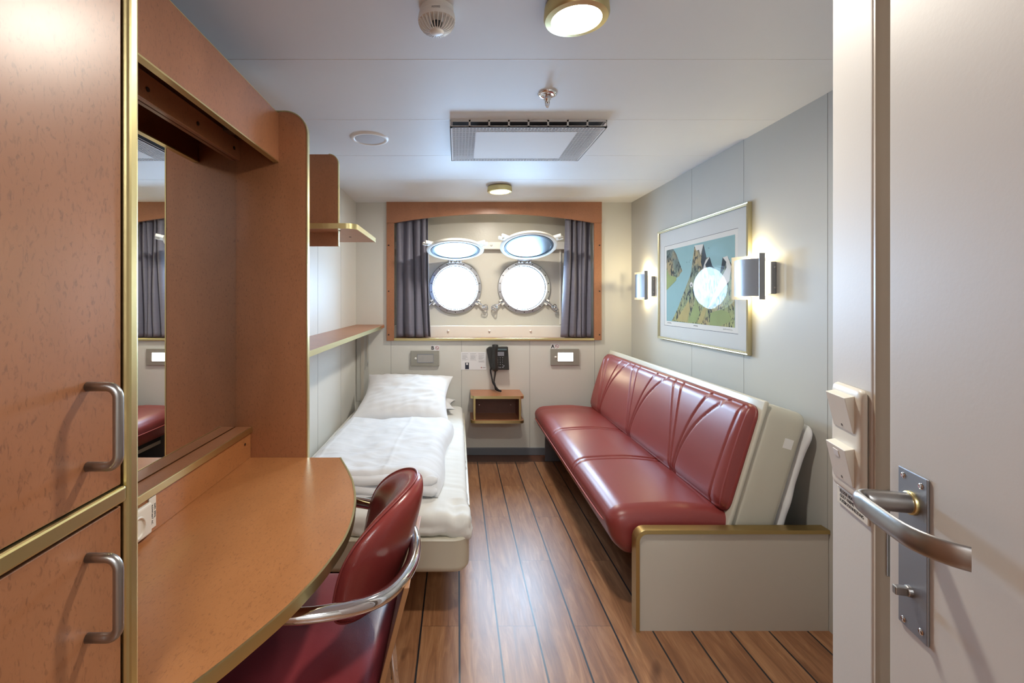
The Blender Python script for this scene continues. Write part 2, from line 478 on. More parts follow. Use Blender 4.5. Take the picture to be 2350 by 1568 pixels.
# raised plate edge around the porthole field
pe = NB(); box(pe, -.26, -.25, HY-.012, HY-.001, 1.07, 1.728); box(pe, .90, .915, HY-.016, HY-.001, 1.07, 1.728)
struct('trim_3', pe, 'white_enamel', bevel=.003)

# wooden window surround
ws = thing('window_surround', 'red brown wooden surround with arched pelmet framing the two portholes', 'window surround', (.2985, YB, .94))
FX0, FX1 = -.587, 1.192
part('side_board', B(FX0, FX0+.062, YB-.02, YB, .95, 1.925), 'laminate', ws, bevel=.002)
part('side_board', B(FX1-.062, FX1, YB-.02, YB, .955, 1.925), 'laminate', ws, bevel=.002)
pts = [(FX1, 1.925), (FX1, ZC), (FX0, ZC), (FX0, 1.925)]
for i in range(25):
    s = i/24; x = FX0+.062 + (FX1-FX0-.124)*s; pts.append((x, 1.925 + .075*(1-(2*s-1)**2)))
part('pelmet', prism(pts, 'y', YB-.024, YB), 'laminate', ws)
part('sill', B(FX0+.062, FX1-.062, YB-.012, YB+.14, .954, .966), 'laminate', ws)
part('sill_trim', B(FX0+.060, FX1-.060, YB-.022, YB-.010, .950, .972), 'brass', ws, bevel=.004)
for x in (FX0+.018, FX1-.018):
    for z in (1.74, 1.36, 1.0):
        part('screw_cap', cyl((x, YB-.0225, z), (0,1,0), .006, .004, 10), 'dark_screw', ws)

# portholes
def porthole(i, tilt, label):
    cx, cz = PH[i]
    r = struct('window_%d' % (i+1), lathe([(.197,.01),(.197,-.022),(.200,-.026),(.228,-.023),(.233,-.016),(.234,0)], (cx, HY-.001, cz), (0,1,0), 64), 'steel', smooth=True, auto=True, loc=(cx, HY, cz-.23))
    r['label'] = label
    struct('glass', cyl((cx, HY+.03, cz), (0,1,0), .1965, .012, 48), 'porthole_pane', r)
    struct('glass_gasket', lathe([(.1975,.028),(.190,.026),(.190,.022),(.1975,.018)], (cx, HY, cz), (0,1,0), 48), 'black_rubber', r)
    for k in range(18):
        a = 2*PI*(k+.5)/18
        struct('bolt', lathe([(0,-.004),(.0045,-.003),(.0055,0),(0,0)], (cx+.216*math.cos(a), HY-.0245, cz+.216*math.sin(a)), (0,1,0), 8), 'dark_screw', r)
    # hinge
    hz = cz+.240
    hg = NB()
    for sx in (-.05, -.022, .022, .05): box(hg, cx+sx-.007, cx+sx+.007, HY-.05, HY-.005, hz-.022, hz+.012)
    tube([(cx-.062, HY-.045, hz+.002), (cx+.062, HY-.045, hz+.002)], .007, 10, hg)
    struct('hinge', hg, 'steel', r, bevel=.002)
    # deadlight cover hinged up into the room
    th = math.radians(tilt); d = Vector((0, -math.cos(th), math.sin(th))); nrm = Vector((0, -math.sin(th), -math.cos(th)))  # nrm = underside
    hp = Vector((cx, HY-.045, hz+.002)); ctr = hp + d*.248
    dl = struct('deadlight', lathe([(0,-.026),(.19,-.026),(.222,-.020),(.236,-.006),(.236,.004),(.228,.008),(.205,.008),(.203,.003),(0,.003)], ctr, nrm, 64), 'white_enamel', r, smooth=True, auto=True)
    struct('gasket', lathe([(.200,.003),(.200,.010),(.184,.010),(.184,.003)], ctr, nrm, 64), 'black_rubber', dl, smooth=True, auto=True)
    struct('inner_face', cyl(ctr+nrm*.0032, nrm, .185, .002, 64), 'grey_face', dl)
    for sx in (-1, 1):
        a = math.radians(32); v = Vector((sx*math.cos(a), 0, 0)) + d*math.sin(a)
        side = v.cross(nrm).normalized(); lg = NB()
        o = ctr + v*.228 - nrm*.008
        obox(lg, o, v, side, nrm, (-.012, .03), (-.028, .028), (-.012, .012))
        for q in (-1, 1): obox(lg, o, v, side, nrm, (.025, .062), (q*.022-.008, q*.022+.008), (-.012, .012))
        struct('lug', lg, 'white_enamel', dl, bevel=.003)
    # swing bolts with hand wheels, lower left and right
    for sx in (-1, 1):
        a = math.radians(-33); p0 = Vector((cx+sx*.225*math.cos(a), HY-.02, cz+.225*math.sin(a)))
        dr = Vector((sx*.8, -.32, -.56)).normalized()
        cb_ = NB(); pad_ax = Vector((sx*.56, 0, .8)).normalized()
        obox(cb_, p0+dr*.012, pad_ax, dr, pad_ax.cross(dr), (-.026, -.010), (-.012, .016), (-.014, .014))
        obox(cb_, p0+dr*.012, pad_ax, dr, pad_ax.cross(dr), (.010, .026), (-.012, .016), (-.014, .014))
        sbt = struct('clamp', cb_, 'white_enamel', r, bevel=.003)
        struct('clamp_bolt', tube([p0-dr*.004, p0+dr*.02, p0+dr*.085], [.010, .008, .0075], 10), 'chrome', sbt, smooth=True)
        wc = p0+dr*.095; ring = []
        wn_ = Vector((sx*.45, -.8, .3)).normalized(); a_, b_, _ = frame_axes(wn_)
        for k in range(24):
            q = 2*PI*k/24; rr = .026*(1+.18*math.cos(3*q)); ring.append(wc + (a_*math.cos(q)+b_*math.sin(q))*rr)
        wb_ = tube(ring, .0045, 8, closed=True); tube([wc-a_*.024, wc+a_*.024], .004, 6, wb_); lathe([(0,-.01),(.012,-.008),(.012,.01),(0,.012)], wc, dr, 12, wb_)
        struct('hand_wheel', wb_, 'chrome', sbt, smooth=True)
    return r
t = NT('grey_face'); co = t.coord(); t.p(Base_Color=lin((112,119,128)), Metallic=.6, Roughness=.3); t.bump(t.noise(co, 160, 2), .35, .001); MAT['grey_face'] = t.m
porthole(0, 14, 'left porthole with its deadlight cover hinged open, nearly level')
porthole(1, 22, 'right porthole with its deadlight cover hinged open, tilted higher')

# curtains
def curtain(x0, x1, label, flare, seed):
    def fn(u, v, off=0):
        z = .975 + (2.02-.975)*v; k = 1 - .12*flare*0
        x = x0 + (x1-x0)*u
        amp = .030*(1 - .25*v); ph = (u + .05*math.sin(u*7+seed))*2*PI*(4.3) + seed
        y = 3.925 + amp*math.sin(ph + .5*math.sin(ph*.5+seed)) + .01*math.sin(ph*.37 + 3*v) + .006*math.sin(v*5+u*9)
        x += .012*math.cos(ph)*(1-.4*v) + flare*.028*(1-v)**2*u if flare > 0 else .012*math.cos(ph)*(1-.4*v) + flare*.028*(1-v)**2*(1-u)
        return Vector((x, y + off, z))
    bm = grid(150, 30, lambda u, v: fn(u, v))
    o = part('curtain', bm, 'curtain', None, smooth=True)
    md = o.modifiers.new('thick', 'SOLIDIFY'); md.thickness = .003
    tag(o, label, 'curtain', 'grey curtains at the portholes')
    return o
cl_ = curtain(-.525, -.245, 'grey blue pleated curtain at the left side of the portholes', 1, .4)
cr_ = curtain(.915, 1.125, 'grey blue pleated curtain at the right side of the portholes', -1, 2.1)

# ------------------------------------------------------------------ ceiling fittings
def ceiling_lamp(x, y, label):
    r = thing('ceiling_lamp', label, 'ceiling lamp', (x, y, ZC), 'round brass ceiling lamps')
    part('rim', lathe([(.080,0),(.086,-.006),(.088,-.034),(.084,-.042),(.068,-.044),(.066,-.036),(.066,-.012)], (x, y, ZC), (0,0,1), 56), 'brass', r, smooth=True, auto=True)
    part('diffuser', lathe([(0,-.043),(.05,-.041),(.066,-.036),(.066,-.02)], (x, y, ZC), (0,0,1), 48), 'lamp_glow', r, smooth=True)
    return r
L0 = ceiling_lamp(.325, 1.267, 'round brass rimmed ceiling lamp nearest the viewer, lit')
dup(L0, (.30, 3.30, ZC), 'round brass rimmed ceiling lamp in front of the window pelmet, lit')
# smoke detector
sx, sy = -.058, 1.29
sd = thing('smoke_detector', 'white round slotted smoke detector on the ceiling above the bed side', 'smoke detector', (sx, sy, ZC))
part('base', lathe([(.047,0),(.048,-.014),(.050,-.016),(.052,-.028),(.0515,-.036),(.046,-.037),(0,-.037)], (sx, sy, ZC), (0,0,1), 48), 'white_plastic', sd, smooth=True, auto=True)
part('core', lathe([(.016,-.037),(.016,-.06),(0,-.06)], (sx, sy, ZC), (0,0,1), 24), 'dark_inside', sd)
fb = NB()
for k in range(26):
    a = 2*PI*k/26; u = Vector((math.cos(a), math.sin(a), 0)); w = Vector((-math.sin(a), math.cos(a), 0))
    prev = None
    for i in range(9):
        s = i/8; rr = .051 - .031*s**1.6; zz = ZC-.036 - .027*math.sin(s*PI/2)
        ri = rr - .012*(1-s*.5)
        cur = [fb.verts.new(Vector((sx, sy, zz)) + u*rr + w*.0010), fb.verts.new(Vector((sx, sy, zz)) + u*rr - w*.0010), fb.verts.new(Vector((sx, sy, zz+.002)) + u*ri - w*.0010), fb.verts.new(Vector((sx, sy, zz+.002)) + u*ri + w*.0010)]
        if prev:
            for j in range(4): fb.faces.new((prev[j], prev[(j+1) % 4], cur[(j+1) % 4], cur[j]))
        else: fb.faces.new(cur)
        prev = cur
    fb.faces.new(prev)
bmesh.ops.recalc_face_normals(fb, faces=fb.faces[:])
part('slotted_cage', fb, 'white_plastic', sd)
part('end_cap', lathe([(0,-.068),(.012,-.067),(.020,-.063),(.021,-.059),(0,-.059)], (sx, sy, ZC), (0,0,1), 32), 'white_plastic', sd, smooth=True)
text('number_label', 'A05002', .0075, 'ink_grey', sd, (sx-.012, sy-.0515, ZC-.026), (1,0,0), (0,0,1))
# speaker
sp_ = thing('ceiling_speaker', 'round white flush loudspeaker in the ceiling left of the air vent', 'speaker', (-.44, 2.32, ZC))
part('rim', lathe([(.074,-.004),(.078,-.008),(.090,-.007),(.095,0)], (-.44, 2.32, ZC), (0,0,1), 48), 'white_plastic', sp_, smooth=True)
part('mesh_cover', lathe([(0,-.006),(.06,-.006),(.075,-.004)], (-.44, 2.32, ZC), (0,0,1), 48), 'speaker_mesh', sp_, smooth=True)
# sprinkler
sk = thing('sprinkler_head', 'small chrome sprinkler head hanging from the ceiling', 'sprinkler', (.352, 1.816, ZC))
part('escutcheon', lathe([(.038,0),(.036,-.006),(.022,-.010),(.016,-.004),(0,-.004)], (.352, 1.816, ZC), (0,0,1), 32), 'chrome', sk, smooth=True)
part('body', lathe([(.014,-.004),(.015,-.022),(.010,-.028),(.008,-.034),(0,-.034)], (.352, 1.816, ZC), (0,0,1), 16), 'chrome', sk, smooth=True, auto=True)
sb = NB(); 
for q in (-1, 1): tube([(.352+q*.008, 1.816, ZC-.03), (.352+q*.007, 1.816, ZC-.044), (.352+q*.002, 1.816, ZC-.054)], .0022, 6, sb)
cyl((.352, 1.816, ZC-.030), (0,0,-1), .003, .026, 8, sb)
part('nozzle', sb, 'chrome', sk, smooth=True)
# air vent
VX0, VX1, VY0, VY1 = -.034, .672, 2.08, 2.585
vz = ZC-.034
vt = thing('air_vent', 'white rectangular ceiling air vent with perforated border and blank centre', 'air vent', ((VX0+VX1)/2, (VY0+VY1)/2, ZC))
fb = NB()
for a in ((VX0, VX1, VY0, VY0+.010), (VX0, VX1, VY1-.010, VY1), (VX0, VX0+.010, VY0, VY1), (VX1-.010, VX1, VY0, VY1)): box(fb, *a, vz, vz+.004)
box(fb, VX0+.12, VX1-.12, VY0+.055, VY1-.055, vz-.001, vz+.003)
for a in ((VX0, VX1, VY0, VY0+.003), (VX0, VX1, VY1-.003, VY1), (VX0, VX0+.003, VY0, VY1), (VX1-.003, VX1, VY0, VY1)):
    box(fb, *a, vz, vz+.008); box(fb, *a, ZC-.008, ZC)
for k in range(9):
    x = VX0 + (VX1-VX0)*k/8; box(fb, max(VX0, x-.004), min(VX1, x+.004), VY0, VY0+.003, vz, ZC)
part('frame', fb, 'vent_enamel', vt)
gb = NB()
nx = int((VX1-VX0-.02)/.0155)
for i in range(1, nx):
    x = VX0+.010 + (VX1-VX0-.02)*i/nx
    if VX0+.12 < x < VX1-.12:
        box(gb, x-.0022, x+.0022, VY0+.01, VY0+.055, vz, vz+.002); box(gb, x-.0022, x+.0022, VY1-.055, VY1-.01, vz, vz+.002)
    else: box(gb, x-.0022, x+.0022, VY0+.01, VY1-.01, vz, vz+.002)
ny = int((VY1-VY0-.02)/.0125)
for i in range(1, ny):
    y = VY0+.010 + (VY1-VY0-.02)*i/ny
    if VY0+.055 < y < VY1-.055:
        box(gb, VX0+.01, VX0+.12, y-.0024, y+.0024, vz, vz+.002); box(gb, VX1-.12, VX1-.01, y-.0024, y+.0024, vz, vz+.002)
    else: box(gb, VX0+.01, VX1-.01, y-.0024, y+.0024, vz, vz+.002)
part('grille', gb, 'vent_enamel', vt)
part('duct_shade', B(VX0+.012, VX1-.012, VY0+.012, VY1-.012, ZC-.004, ZC-.001), 'dark_inside', vt)  # flat dark sheet, painted shade for the opening behind the grille

# ------------------------------------------------------------------ wardrobe on the left
WXF = -.43
wd = thing('wardrobe', 'tall orange brown wooden wardrobe with brass edging in the left foreground', 'wardrobe', (-.63, .0, 0))
part('body', B(-.843, WXF-.019, -.62, .600, 0, ZC-.002), 'laminate', wd)
ud = part('door', B(WXF-.018, WXF, -.6, .592, 1.054, ZC-.03), 'laminate', wd, bevel=.0015, label='upper door with bar handle')
ld = part('door', B(WXF-.018, WXF, -.6, .592, .06, 1.027), 'laminate', wd, bevel=.0015, label='lower door with bar handle')
part('edge_strip', B(WXF-.02, WXF+.006, -.6, .594, 1.0325, 1.0525), 'brass', wd, bevel=.003)
part('corner_trim', B(WXF-.022, WXF+.006, .5965, .6185, 0, ZC-.003), 'brass', wd, bevel=.006, seg=3)
def bar_handle(z0, z1, par):
    xb = WXF+.036; y = .538; r = .013; pts = [(WXF-.001, y, z1)]
    pts += [(xb-r+r*math.sin(a), y, z1-r+r*math.cos(a)) for a in [PI/2*i/6 for i in range(7)]]
    pts += [(xb-r+r*math.cos(a), y, z0+r-r*math.sin(a)) for a in [PI/2*i/6 for i in range(7)]]
    pts.append((WXF-.001, y, z0))
    part('handle', tube(pts, .0056, 14, up=(0,1,0)), 'satin_nickel', par, smooth=True, label='satin metal bar handle')
bar_handle(1.096, 1.189, ud); bar_handle(.897, .990, ld)

# ------------------------------------------------------------------ vanity: desk, mirror, panels
MX = -.786
dk = thing('desk', 'curved brown laminate desk with brass edge in front of the mirror', 'desk', (-.55, 1.2, 0))
def D(px, py): s = (py-CY)/.56; return ((px-CX)/s, F/s)
edge = [D(780,1050), D(795,1075), D(806,1098), D(812,1122), D(814,1147), D(808,1188), D(790,1235), D(753,1290), D(717,1333), D(656,1395), D(572,1467), D(500,1525), (-.402,.648), (-.428,.6195)]
e3 = smooth_path([(x, y, 0) for x, y in edge[1:]], 5)
edge_s = [edge[0]] + [(p.x, p.y) for p in e3]
outline = [(XL+.001, 1.6445)] + edge_s + [(-.60, .6195), (XL+.001, .6195)]
part('desktop', prism(outline, 'z', .708, .7295), 'laminate_desk', dk)
eb = NB(); n = len(edge_s); vs = []
for i, (x, y) in enumerate(edge_s):
    a = Vector(edge_s[max(i-1, 0)]); b = Vector(edge_s[min(i+1, n-1)]); d = (b-a).normalized(); o = Vector((-d.y, d.x))
    if o.x < 0: o = -o
    vs.append([eb.verts.new((x+o.x*k, y+o.y*k, z)) for k, z in ((-.0015, .7305), (.0035, .7305), (.0045, .7195), (.0035, .7065), (-.0015, .7065))])
for p, q in zip(vs, vs[1:]):
    for j in range(5): eb.faces.new((p[j], p[(j+1) % 5], q[(j+1) % 5], q[j]))
eb.faces.new(vs[0]); eb.faces.new(vs[-1]); bmesh.ops.recalc_face_normals(eb, faces=eb.faces[:])
part('edge_band', eb, 'brass', dk, smooth=True, auto=True)

pn = thing('partition_panel', 'tall wooden partition panel with rounded top corner beside the mirror', 'partition', (-.66, 1.655, 0))
r_ = .078
part('board', prism(rounded(XL+.001, -.5365, 0, 1.958, r_, (0,0,1,0), 10), 'y', 1.6455, 1.6655), 'laminate', pn)
ol = rounded(XL+.001, -.5345, 0, 1.960, r_+.002, (0,0,1,0), 10); eb = NB(); prev = None
for (x, z) in [p for p in ol if not (p[0] < XL+.01 and p[1] < .01)]:
    pass
path = [(-.5345, 0)] + [p for p in ol[2:-1]] + [(XL+.002, 1.960)]
for i, (x, z) in enumerate(path):
    a = Vector(path[max(i-1, 0)]); b = Vector(path[min(i+1, len(path)-1)]); d = (b-a).normalized(); o = Vector((d.y, -d.x))
    cur = [eb.verts.new((x-o.x*.0020, y, z-o.y*.0020)) for y in (1.6445, 1.6665)] + [eb.verts.new((x+o.x*.002, y, z+o.y*.002)) for y in (1.6665, 1.6445)]
    if prev:
        for j in range(4): eb.faces.new((prev[j], prev[(j+1) % 4], cur[(j+1) % 4], cur[j]))
    prev = cur
bmesh.ops.recalc_face_normals(eb, faces=eb.faces[:])
part('edge_band', eb, 'brass', pn, smooth=True, auto=True)

pn2 = tag(part('side_panel', B(-.786, -.594, .835, .860, .731, 1.775), 'laminate'), 'narrow wooden side panel standing on the desk behind the wardrobe edge', 'panel')

mr = thing('wall_mirror', 'frameless wall mirror above the desk reflecting the portholes', 'mirror', (MX-.004, 1.25, .84))
part('mirror_glass', B(MX-.005, MX, .862, 1.6445, .842, 1.86), 'mirror', mr)
part('backing_board', B(MX-.03, MX-.006, .862, 1.6445, .80, 1.95), 'laminate', mr)

lg_ = thing('mirror_ledge', 'low wooden ledge with brass nosing between desk and mirror', 'ledge', (-.76, 1.25, .7305))
part('riser', B(-.750, -.735, .862, 1.6445, .7305, .822), 'laminate_desk', lg_)
part('shelf_board', B(MX+.0005, -.732, .862, 1.6445, .822, .8385), 'laminate', lg_)
part('nosing', B(-.7325, -.728, .862, 1.6445, .820, .8395), 'brass', lg_, bevel=.001)
part('screw_cap', cyl((-.7345, 1.60, .79), (1,0,0), .004, .002, 10), 'dark_screw', lg_)
part('corner_cover', B(MX+.0005, -.735, .862, .90, .80, .8215), 'laminate', lg_)

fs = thing('light_pelmet', 'long wooden light pelmet with brass lower edge above the mirror', 'light pelmet', (-.7, 1.1, 1.78))
part('fascia', B(-.653, -.635, .62, 1.6445, 1.781, 1.949), 'laminate', fs)
part('lower_edge', B(-.654, -.6345, .62, 1.6445, 1.777, 1.781), 'brass', fs)
part('top_edge', B(-.653, -.6345, .62, 1.6445, 1.949, 1.951), 'brass', fs)
part('rail', B(MX+.0005, -.770, .62, 1.6445, 1.782, 1.852), 'laminate', fs, bevel=.002)
plain('opal_cover', (206,196,184), .3)
part('diffuser', B(-.772, -.656, .62, 1.50, 1.872, 1.877), 'opal_cover', fs)
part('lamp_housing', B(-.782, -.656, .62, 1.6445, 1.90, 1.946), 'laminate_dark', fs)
part('bracket', B(-.770, -.735, 1.52, 1.56, 1.846, 1.899), 'satin_nickel', fs)
for y in (1.15, 1.372, 1.595): part('screw_cap', cyl((-.7705, y, 1.812), (1,0,0), .006, .003, 10), 'dark_screw', fs)

so = thing('power_socket', 'cream wall socket with a printed label on the riser below the mirror', 'socket', (-.7345, 1.12, .76))
part('housing', B(-.7348, -.722, 1.03, 1.0975, .738, .812), 'cream_plastic', so, bevel=.006, seg=3)
part('socket_face', lathe([(.026,0),(.024,.003),(.021,.001),(.019,-.004),(0,-.004)], (-.7205, 1.045, .772), (1,0,0), 28), 'cream_plastic', so, smooth=True)
lb = part('label_plate', B(-.7348, -.731, 1.098, 1.1235, .742, .817), 'cream_plastic', so, bevel=.0005)
text('label_text', '230V. 50Hz', .0072, 'ink', lb, (-.7307, 1.1165, .799), (0,0,-1), (0,1,0))
text('label_text', 'KONTAKT AC.', .0072, 'ink', lb, (-.7307, 1.1065, .799), (0,0,-1), (0,1,0))

# ------------------------------------------------------------------ shelves on the left wall
us = thing('corner_shelf', 'upper wooden wall shelf with rounded brass edge and upright divider', 'shelf', (-.66, 2.385, 1.6))
uo = [(XL+.001, 2.13)] + [(-.47-.045+.045*math.cos(a), 2.13+.045+.045*math.sin(a)) for a in [-PI/2+PI/2*i/6 for i in range(7)]] + [(-.470, 2.645), (XL+.001, 2.645)]
part('shelf_board', prism(uo, 'z', 1.618, 1.640), 'laminate', us)
def band(path, z0, z1, t_, mat, name, par):
    bm = NB(); prev = None
    for i, (x, y) in enumerate(path):
        a = Vector(path[max(i-1, 0)]); b = Vector(path[min(i+1, len(path)-1)]); d = (b-a).normalized(); o = Vector((d.y, -d.x))
        cur = [bm.verts.new(v) for v in ((x-o.x*.001, y-o.y*.001, z0), (x+o.x*t_, y+o.y*t_, z0), (x+o.x*t_, y+o.y*t_, z1), (x-o.x*.001, y-o.y*.001, z1))]
        if prev:
            for j in range(4): bm.faces.new((prev[j], prev[(j+1) % 4], cur[(j+1) % 4], cur[j]))
        else: bm.faces.new(cur)
        prev = cur
    bm.faces.new(prev); bmesh.ops.recalc_face_normals(bm, faces=bm.faces[:])
    return part(name, bm, mat, par, smooth=True, auto=True)
band(uo[:-1], 1.617, 1.6415, .003, 'brass', 'edge_band', us)
dv_ = rounded(XL+.001, -.585, 1.552, 2.001, .045, (0,0,1,0), 8)
part('divider', prism(dv_, 'y', 2.265, 2.285), 'laminate', us)
dpath = [(-.585, 1.552)] + dv_[2:-1]
eb = NB(); prev = None
for i, (x, z) in enumerate(dpath):
    a = Vector(dpath[max(i-1, 0)]); b = Vector(dpath[min(i+1, len(dpath)-1)]); d = (b-a).normalized(); o = Vector((d.y, -d.x))
    cur = [eb.verts.new((x-o.x*.001, y, z-o.y*.001)) for y in (2.264, 2.286)] + [eb.verts.new((x+o.x*.003, y, z+o.y*.003)) for y in (2.286, 2.264)]
    if prev:
        for j in range(4): eb.faces.new((prev[j], prev[(j+1) % 4], cur[(j+1) % 4], cur[j]))
    prev = cur
bmesh.ops.recalc_face_normals(eb, faces=eb.faces[:])
part('divider_edge', eb, 'brass', us, smooth=True, auto=True)
for (x, y) in ((-.56, 2.20), (-.64, 2.42), (-.56, 2.42)): part('screw_cap', cyl((x, y, 1.6165), (0,0,1), .006, .003, 10), 'dark_screw', us)

ls = thing('wall_shelf', 'long wooden shelf with brass front edge along the left wall over the bed', 'shelf', (-.72, 2.76, 1.06))
lo = [(XL+.001, 1.70), (-.597, 1.70), (-.597, 3.78), (-.612, YB-.001), (XL+.001, YB-.001)]
part('shelf_board', prism(lo, 'z', 1.062, 1.083), 'laminate', ls)
band([(-.597, 1.70), (-.597, 3.30), (-.597, 3.60)], 1.060, 1.084, .004, 'brass', 'edge_band', ls)
part('bracket', B(XL+.001, -.80, 2.52, 2.55, 1.0, 1.061), 'white_enamel', ls, bevel=.002)

rl = thing('bed_guide_rail', 'grey vertical guide rail on the back wall above the pillow', 'rail', (-.79, YB-.01, .45))
part('rail', B(-.838, -.735, YB-.012, YB-.001, .45, 1.055), 'wall_grey', rl, bevel=.002)
part('groove', B(-.80, -.775, YB-.016, YB-.012, .45, 1.05), 'panel_beige', rl)
part('cord', tube([(-.743, YB-.02, 1.05), (-.745, YB-.02, .78)], .003, 8), 'panel_beige', rl)
part('hook', tube([(-.745, YB-.02, .79), (-.738, YB-.024, .765), (-.748, YB-.024, .75), (-.744, YB-.02, .735)], .003, 8), 'steel', rl)

# ------------------------------------------------------------------ bed
bd = thing('single_bed', 'beige framed single bed along the left wall below the shelf', 'bed', (-.40, 2.83, 0))
BX0, BX1, BY0, BY1 = -.838, .050, 1.85, 3.83
def tray(x0, x1, y0, y1, z0, z1, rc, rb):
    """upside-down rounded tray: plan outline with rounded near corners, rounded lower edge"""
    bm = NB(); rings = []
    prof = [(-.020, z1-.004), (-.016, z1), (-.004, z1), (0, z1-.006), (-.002, z1-.014), (-.002, z0+rb)] + [(-.002-rb*(1-math.cos(a)), z0+rb-rb*math.sin(a)) for a in [PI/2*i/5 for i in range(1, 6)]] + [(-.35, z0)]
    for k, (ins, z) in enumerate(prof):
        ins = -ins
        o = rounded(x0+ins, x1-ins, y0+ins, y1-ins, max(rc-ins, .004), (1,1,1,1), 8)
        rings.append([bm.verts.new((x, y, z)) for x, y in o])
    for p, q in zip(rings, rings[1:]):
        for i in range(len(p)): j = (i+1) % len(p); bm.faces.new((p[i], p[j], q[j], q[i]))
    bm.faces.new(rings[0]); bm.faces.new(rings[-1]); bmesh.ops.recalc_face_normals(bm, faces=bm.faces[:]); return bm
part('frame', tray(BX0, BX1, BY0, BY1, .188, .330, .07, .03), 'bed_frame', bd, smooth=True, auto=True)
part('head_support', B(-.80, .046, 3.74, 3.80, 0, .20), 'bed_frame', bd)
part('side_rail', B(BX1-.012, BX1+.006, 2.1, 3.80, .33, .36), 'bed_frame', bd, bevel=.003)
def fb3(p, s, o=0): return noise.noise(Vector((p.x*s+o, p.y*s+3*o, p.z*s)))
def sheet_fn(w, p):
    edge_ = max(abs(p.x), abs(p.y)*.98)
    cr = 0
    if w.z > .36 and p.x > .25:      # tension creases running in from the aisle edge
        cr = .011*(.45-abs(noise.noise(Vector((w.x*2.2, w.y*17+w.x*6, 0)))))*max(0, p.x-.25)*1.4
    if p.y < -.8: cr += .012*(.4-abs(noise.noise(Vector((w.x*15+w.y*5, w.y*3, 7)))))*(-p.y-.8)*4
    w = w + Vector((0, 0, cr + .003*fb3(w, 8)))
    if w.z < .36:
        k = .022*(.35-abs(noise.noise(Vector((w.x*17+w.z*9, w.y*13, w.z*4))))) + .010*fb3(w, 24, 4)
        if abs(p.x) > .9: w.x += (k*.7) * (1 if p.x > 0 else 0)
        if p.y < -.9: w.y -= k*.8
    if p.x > .8 and p.y < -.85: w += Vector((.012, -.006, -.012 + .012*fb3(w, 26, 3)))
    return w
ms = part('mattress', rbox(BX0+.01, BX1-.006, BY0+.022, BY1-.01, .318, .415, (.035,.04,.032), (60, 130, 4), sheet_fn), 'sheet', bd, smooth=True, label='mattress under a white fitted sheet')
# duvet
def duvet_fn(u, v):
    # u across (0 = wall side, 1 = aisle side), v along from foot (0) to head (1)
    x0, x1 = -.760 , -.085
    y = 2.035 + 1.09*v
    x = x0 + (x1-x0)*u + .055*v*(u) + .012*math.sin(v*9)*u
    return x, y
def duv(u, v, side):
    x, y = duvet_fn(u, v)
    eu = min(u, 1-u)*2; ev = min(1, v/.10)
    prof_u = (1-(1-min(1, min(u, 1-u)/.16))**2.4)**.5 if min(u, 1-u) < .16 else 1
    prof_v = (1-(1-min(1, v/.075))**2.4)**.5 if v < .075 else 1
    prof_v *= (1-(1-min(1, (1-v)/.05))**2)**.5 if v > .95 else 1
    th = .092*(1 - .10*v) * (prof_u*prof_v) + .001
    if v < .10: th *= 1.10
    fold = .003*math.sin(y*40 + 7*noise.noise(Vector((x*3, y*2, 0))) - x*16)*(1-v)**.8 + .008*noise.noise(Vector((x*5, y*3.5, 1.3))) + .006*noise.noise(Vector((x*14, y*9, 4)))
    fold += .008*(.3-abs(noise.noise(Vector((x*7-y*3, y*9+x*4, 9)))))*(.35+.65*(1-v)) + .002*(.3-abs(noise.noise(Vector((x*5, y*24+x*9, 3)))))
    fold += .0035*math.exp(-((u-.10)/.01)**2) + .003*math.exp(-((u-.62)/.012)**2)
    fold += -.010*math.exp(-((u-.33)/.12)**2)*(v > .3)
    z = .422 + (th + fold*min(1, th/.05) if side else 0)
    # loose rolled end at the foot
    if side and v < .14: y -= .014*math.sin(th*40 + x*9)*(1-v/.14) + .008*noise.noise(Vector((x*18, th*30, 2)))*(1-v/.14)
    return Vector((x, y, z))
db = grid(90, 150, lambda u, v: duv(u, v, True)); grid(90, 4, lambda u, v: duv(u, v, False), db)
dv2 = part('duvet', db, 'linen', None, smooth=True); tag(dv2, 'folded white duvet lying on the single bed', 'duvet')
def rolls(k, z, r, y):
    def fn(u, v):
        x = -.745 + .655*u; a = 2*PI*v
        rr = r*(1+.16*noise.noise(Vector((x*9, math.cos(a)*1.5+k, math.sin(a)*1.5))) )* (min(1, (min(u,1-u)/.04+.15))**.5)
        return Vector((x, y + rr*math.cos(a)*.9 + .008*math.sin(x*12+k), z + rr*math.sin(a)*.62 + .005*math.sin(x*22+k)))
    return grid(60, 18, fn)
rb_ = rolls(0, .450, .036, 2.052); bm2 = rolls(2, .486, .034, 2.062)
part('rolled_hem', rb_, 'linen', dv2, smooth=True); part('rolled_hem', bm2, 'linen', dv2, smooth=True)
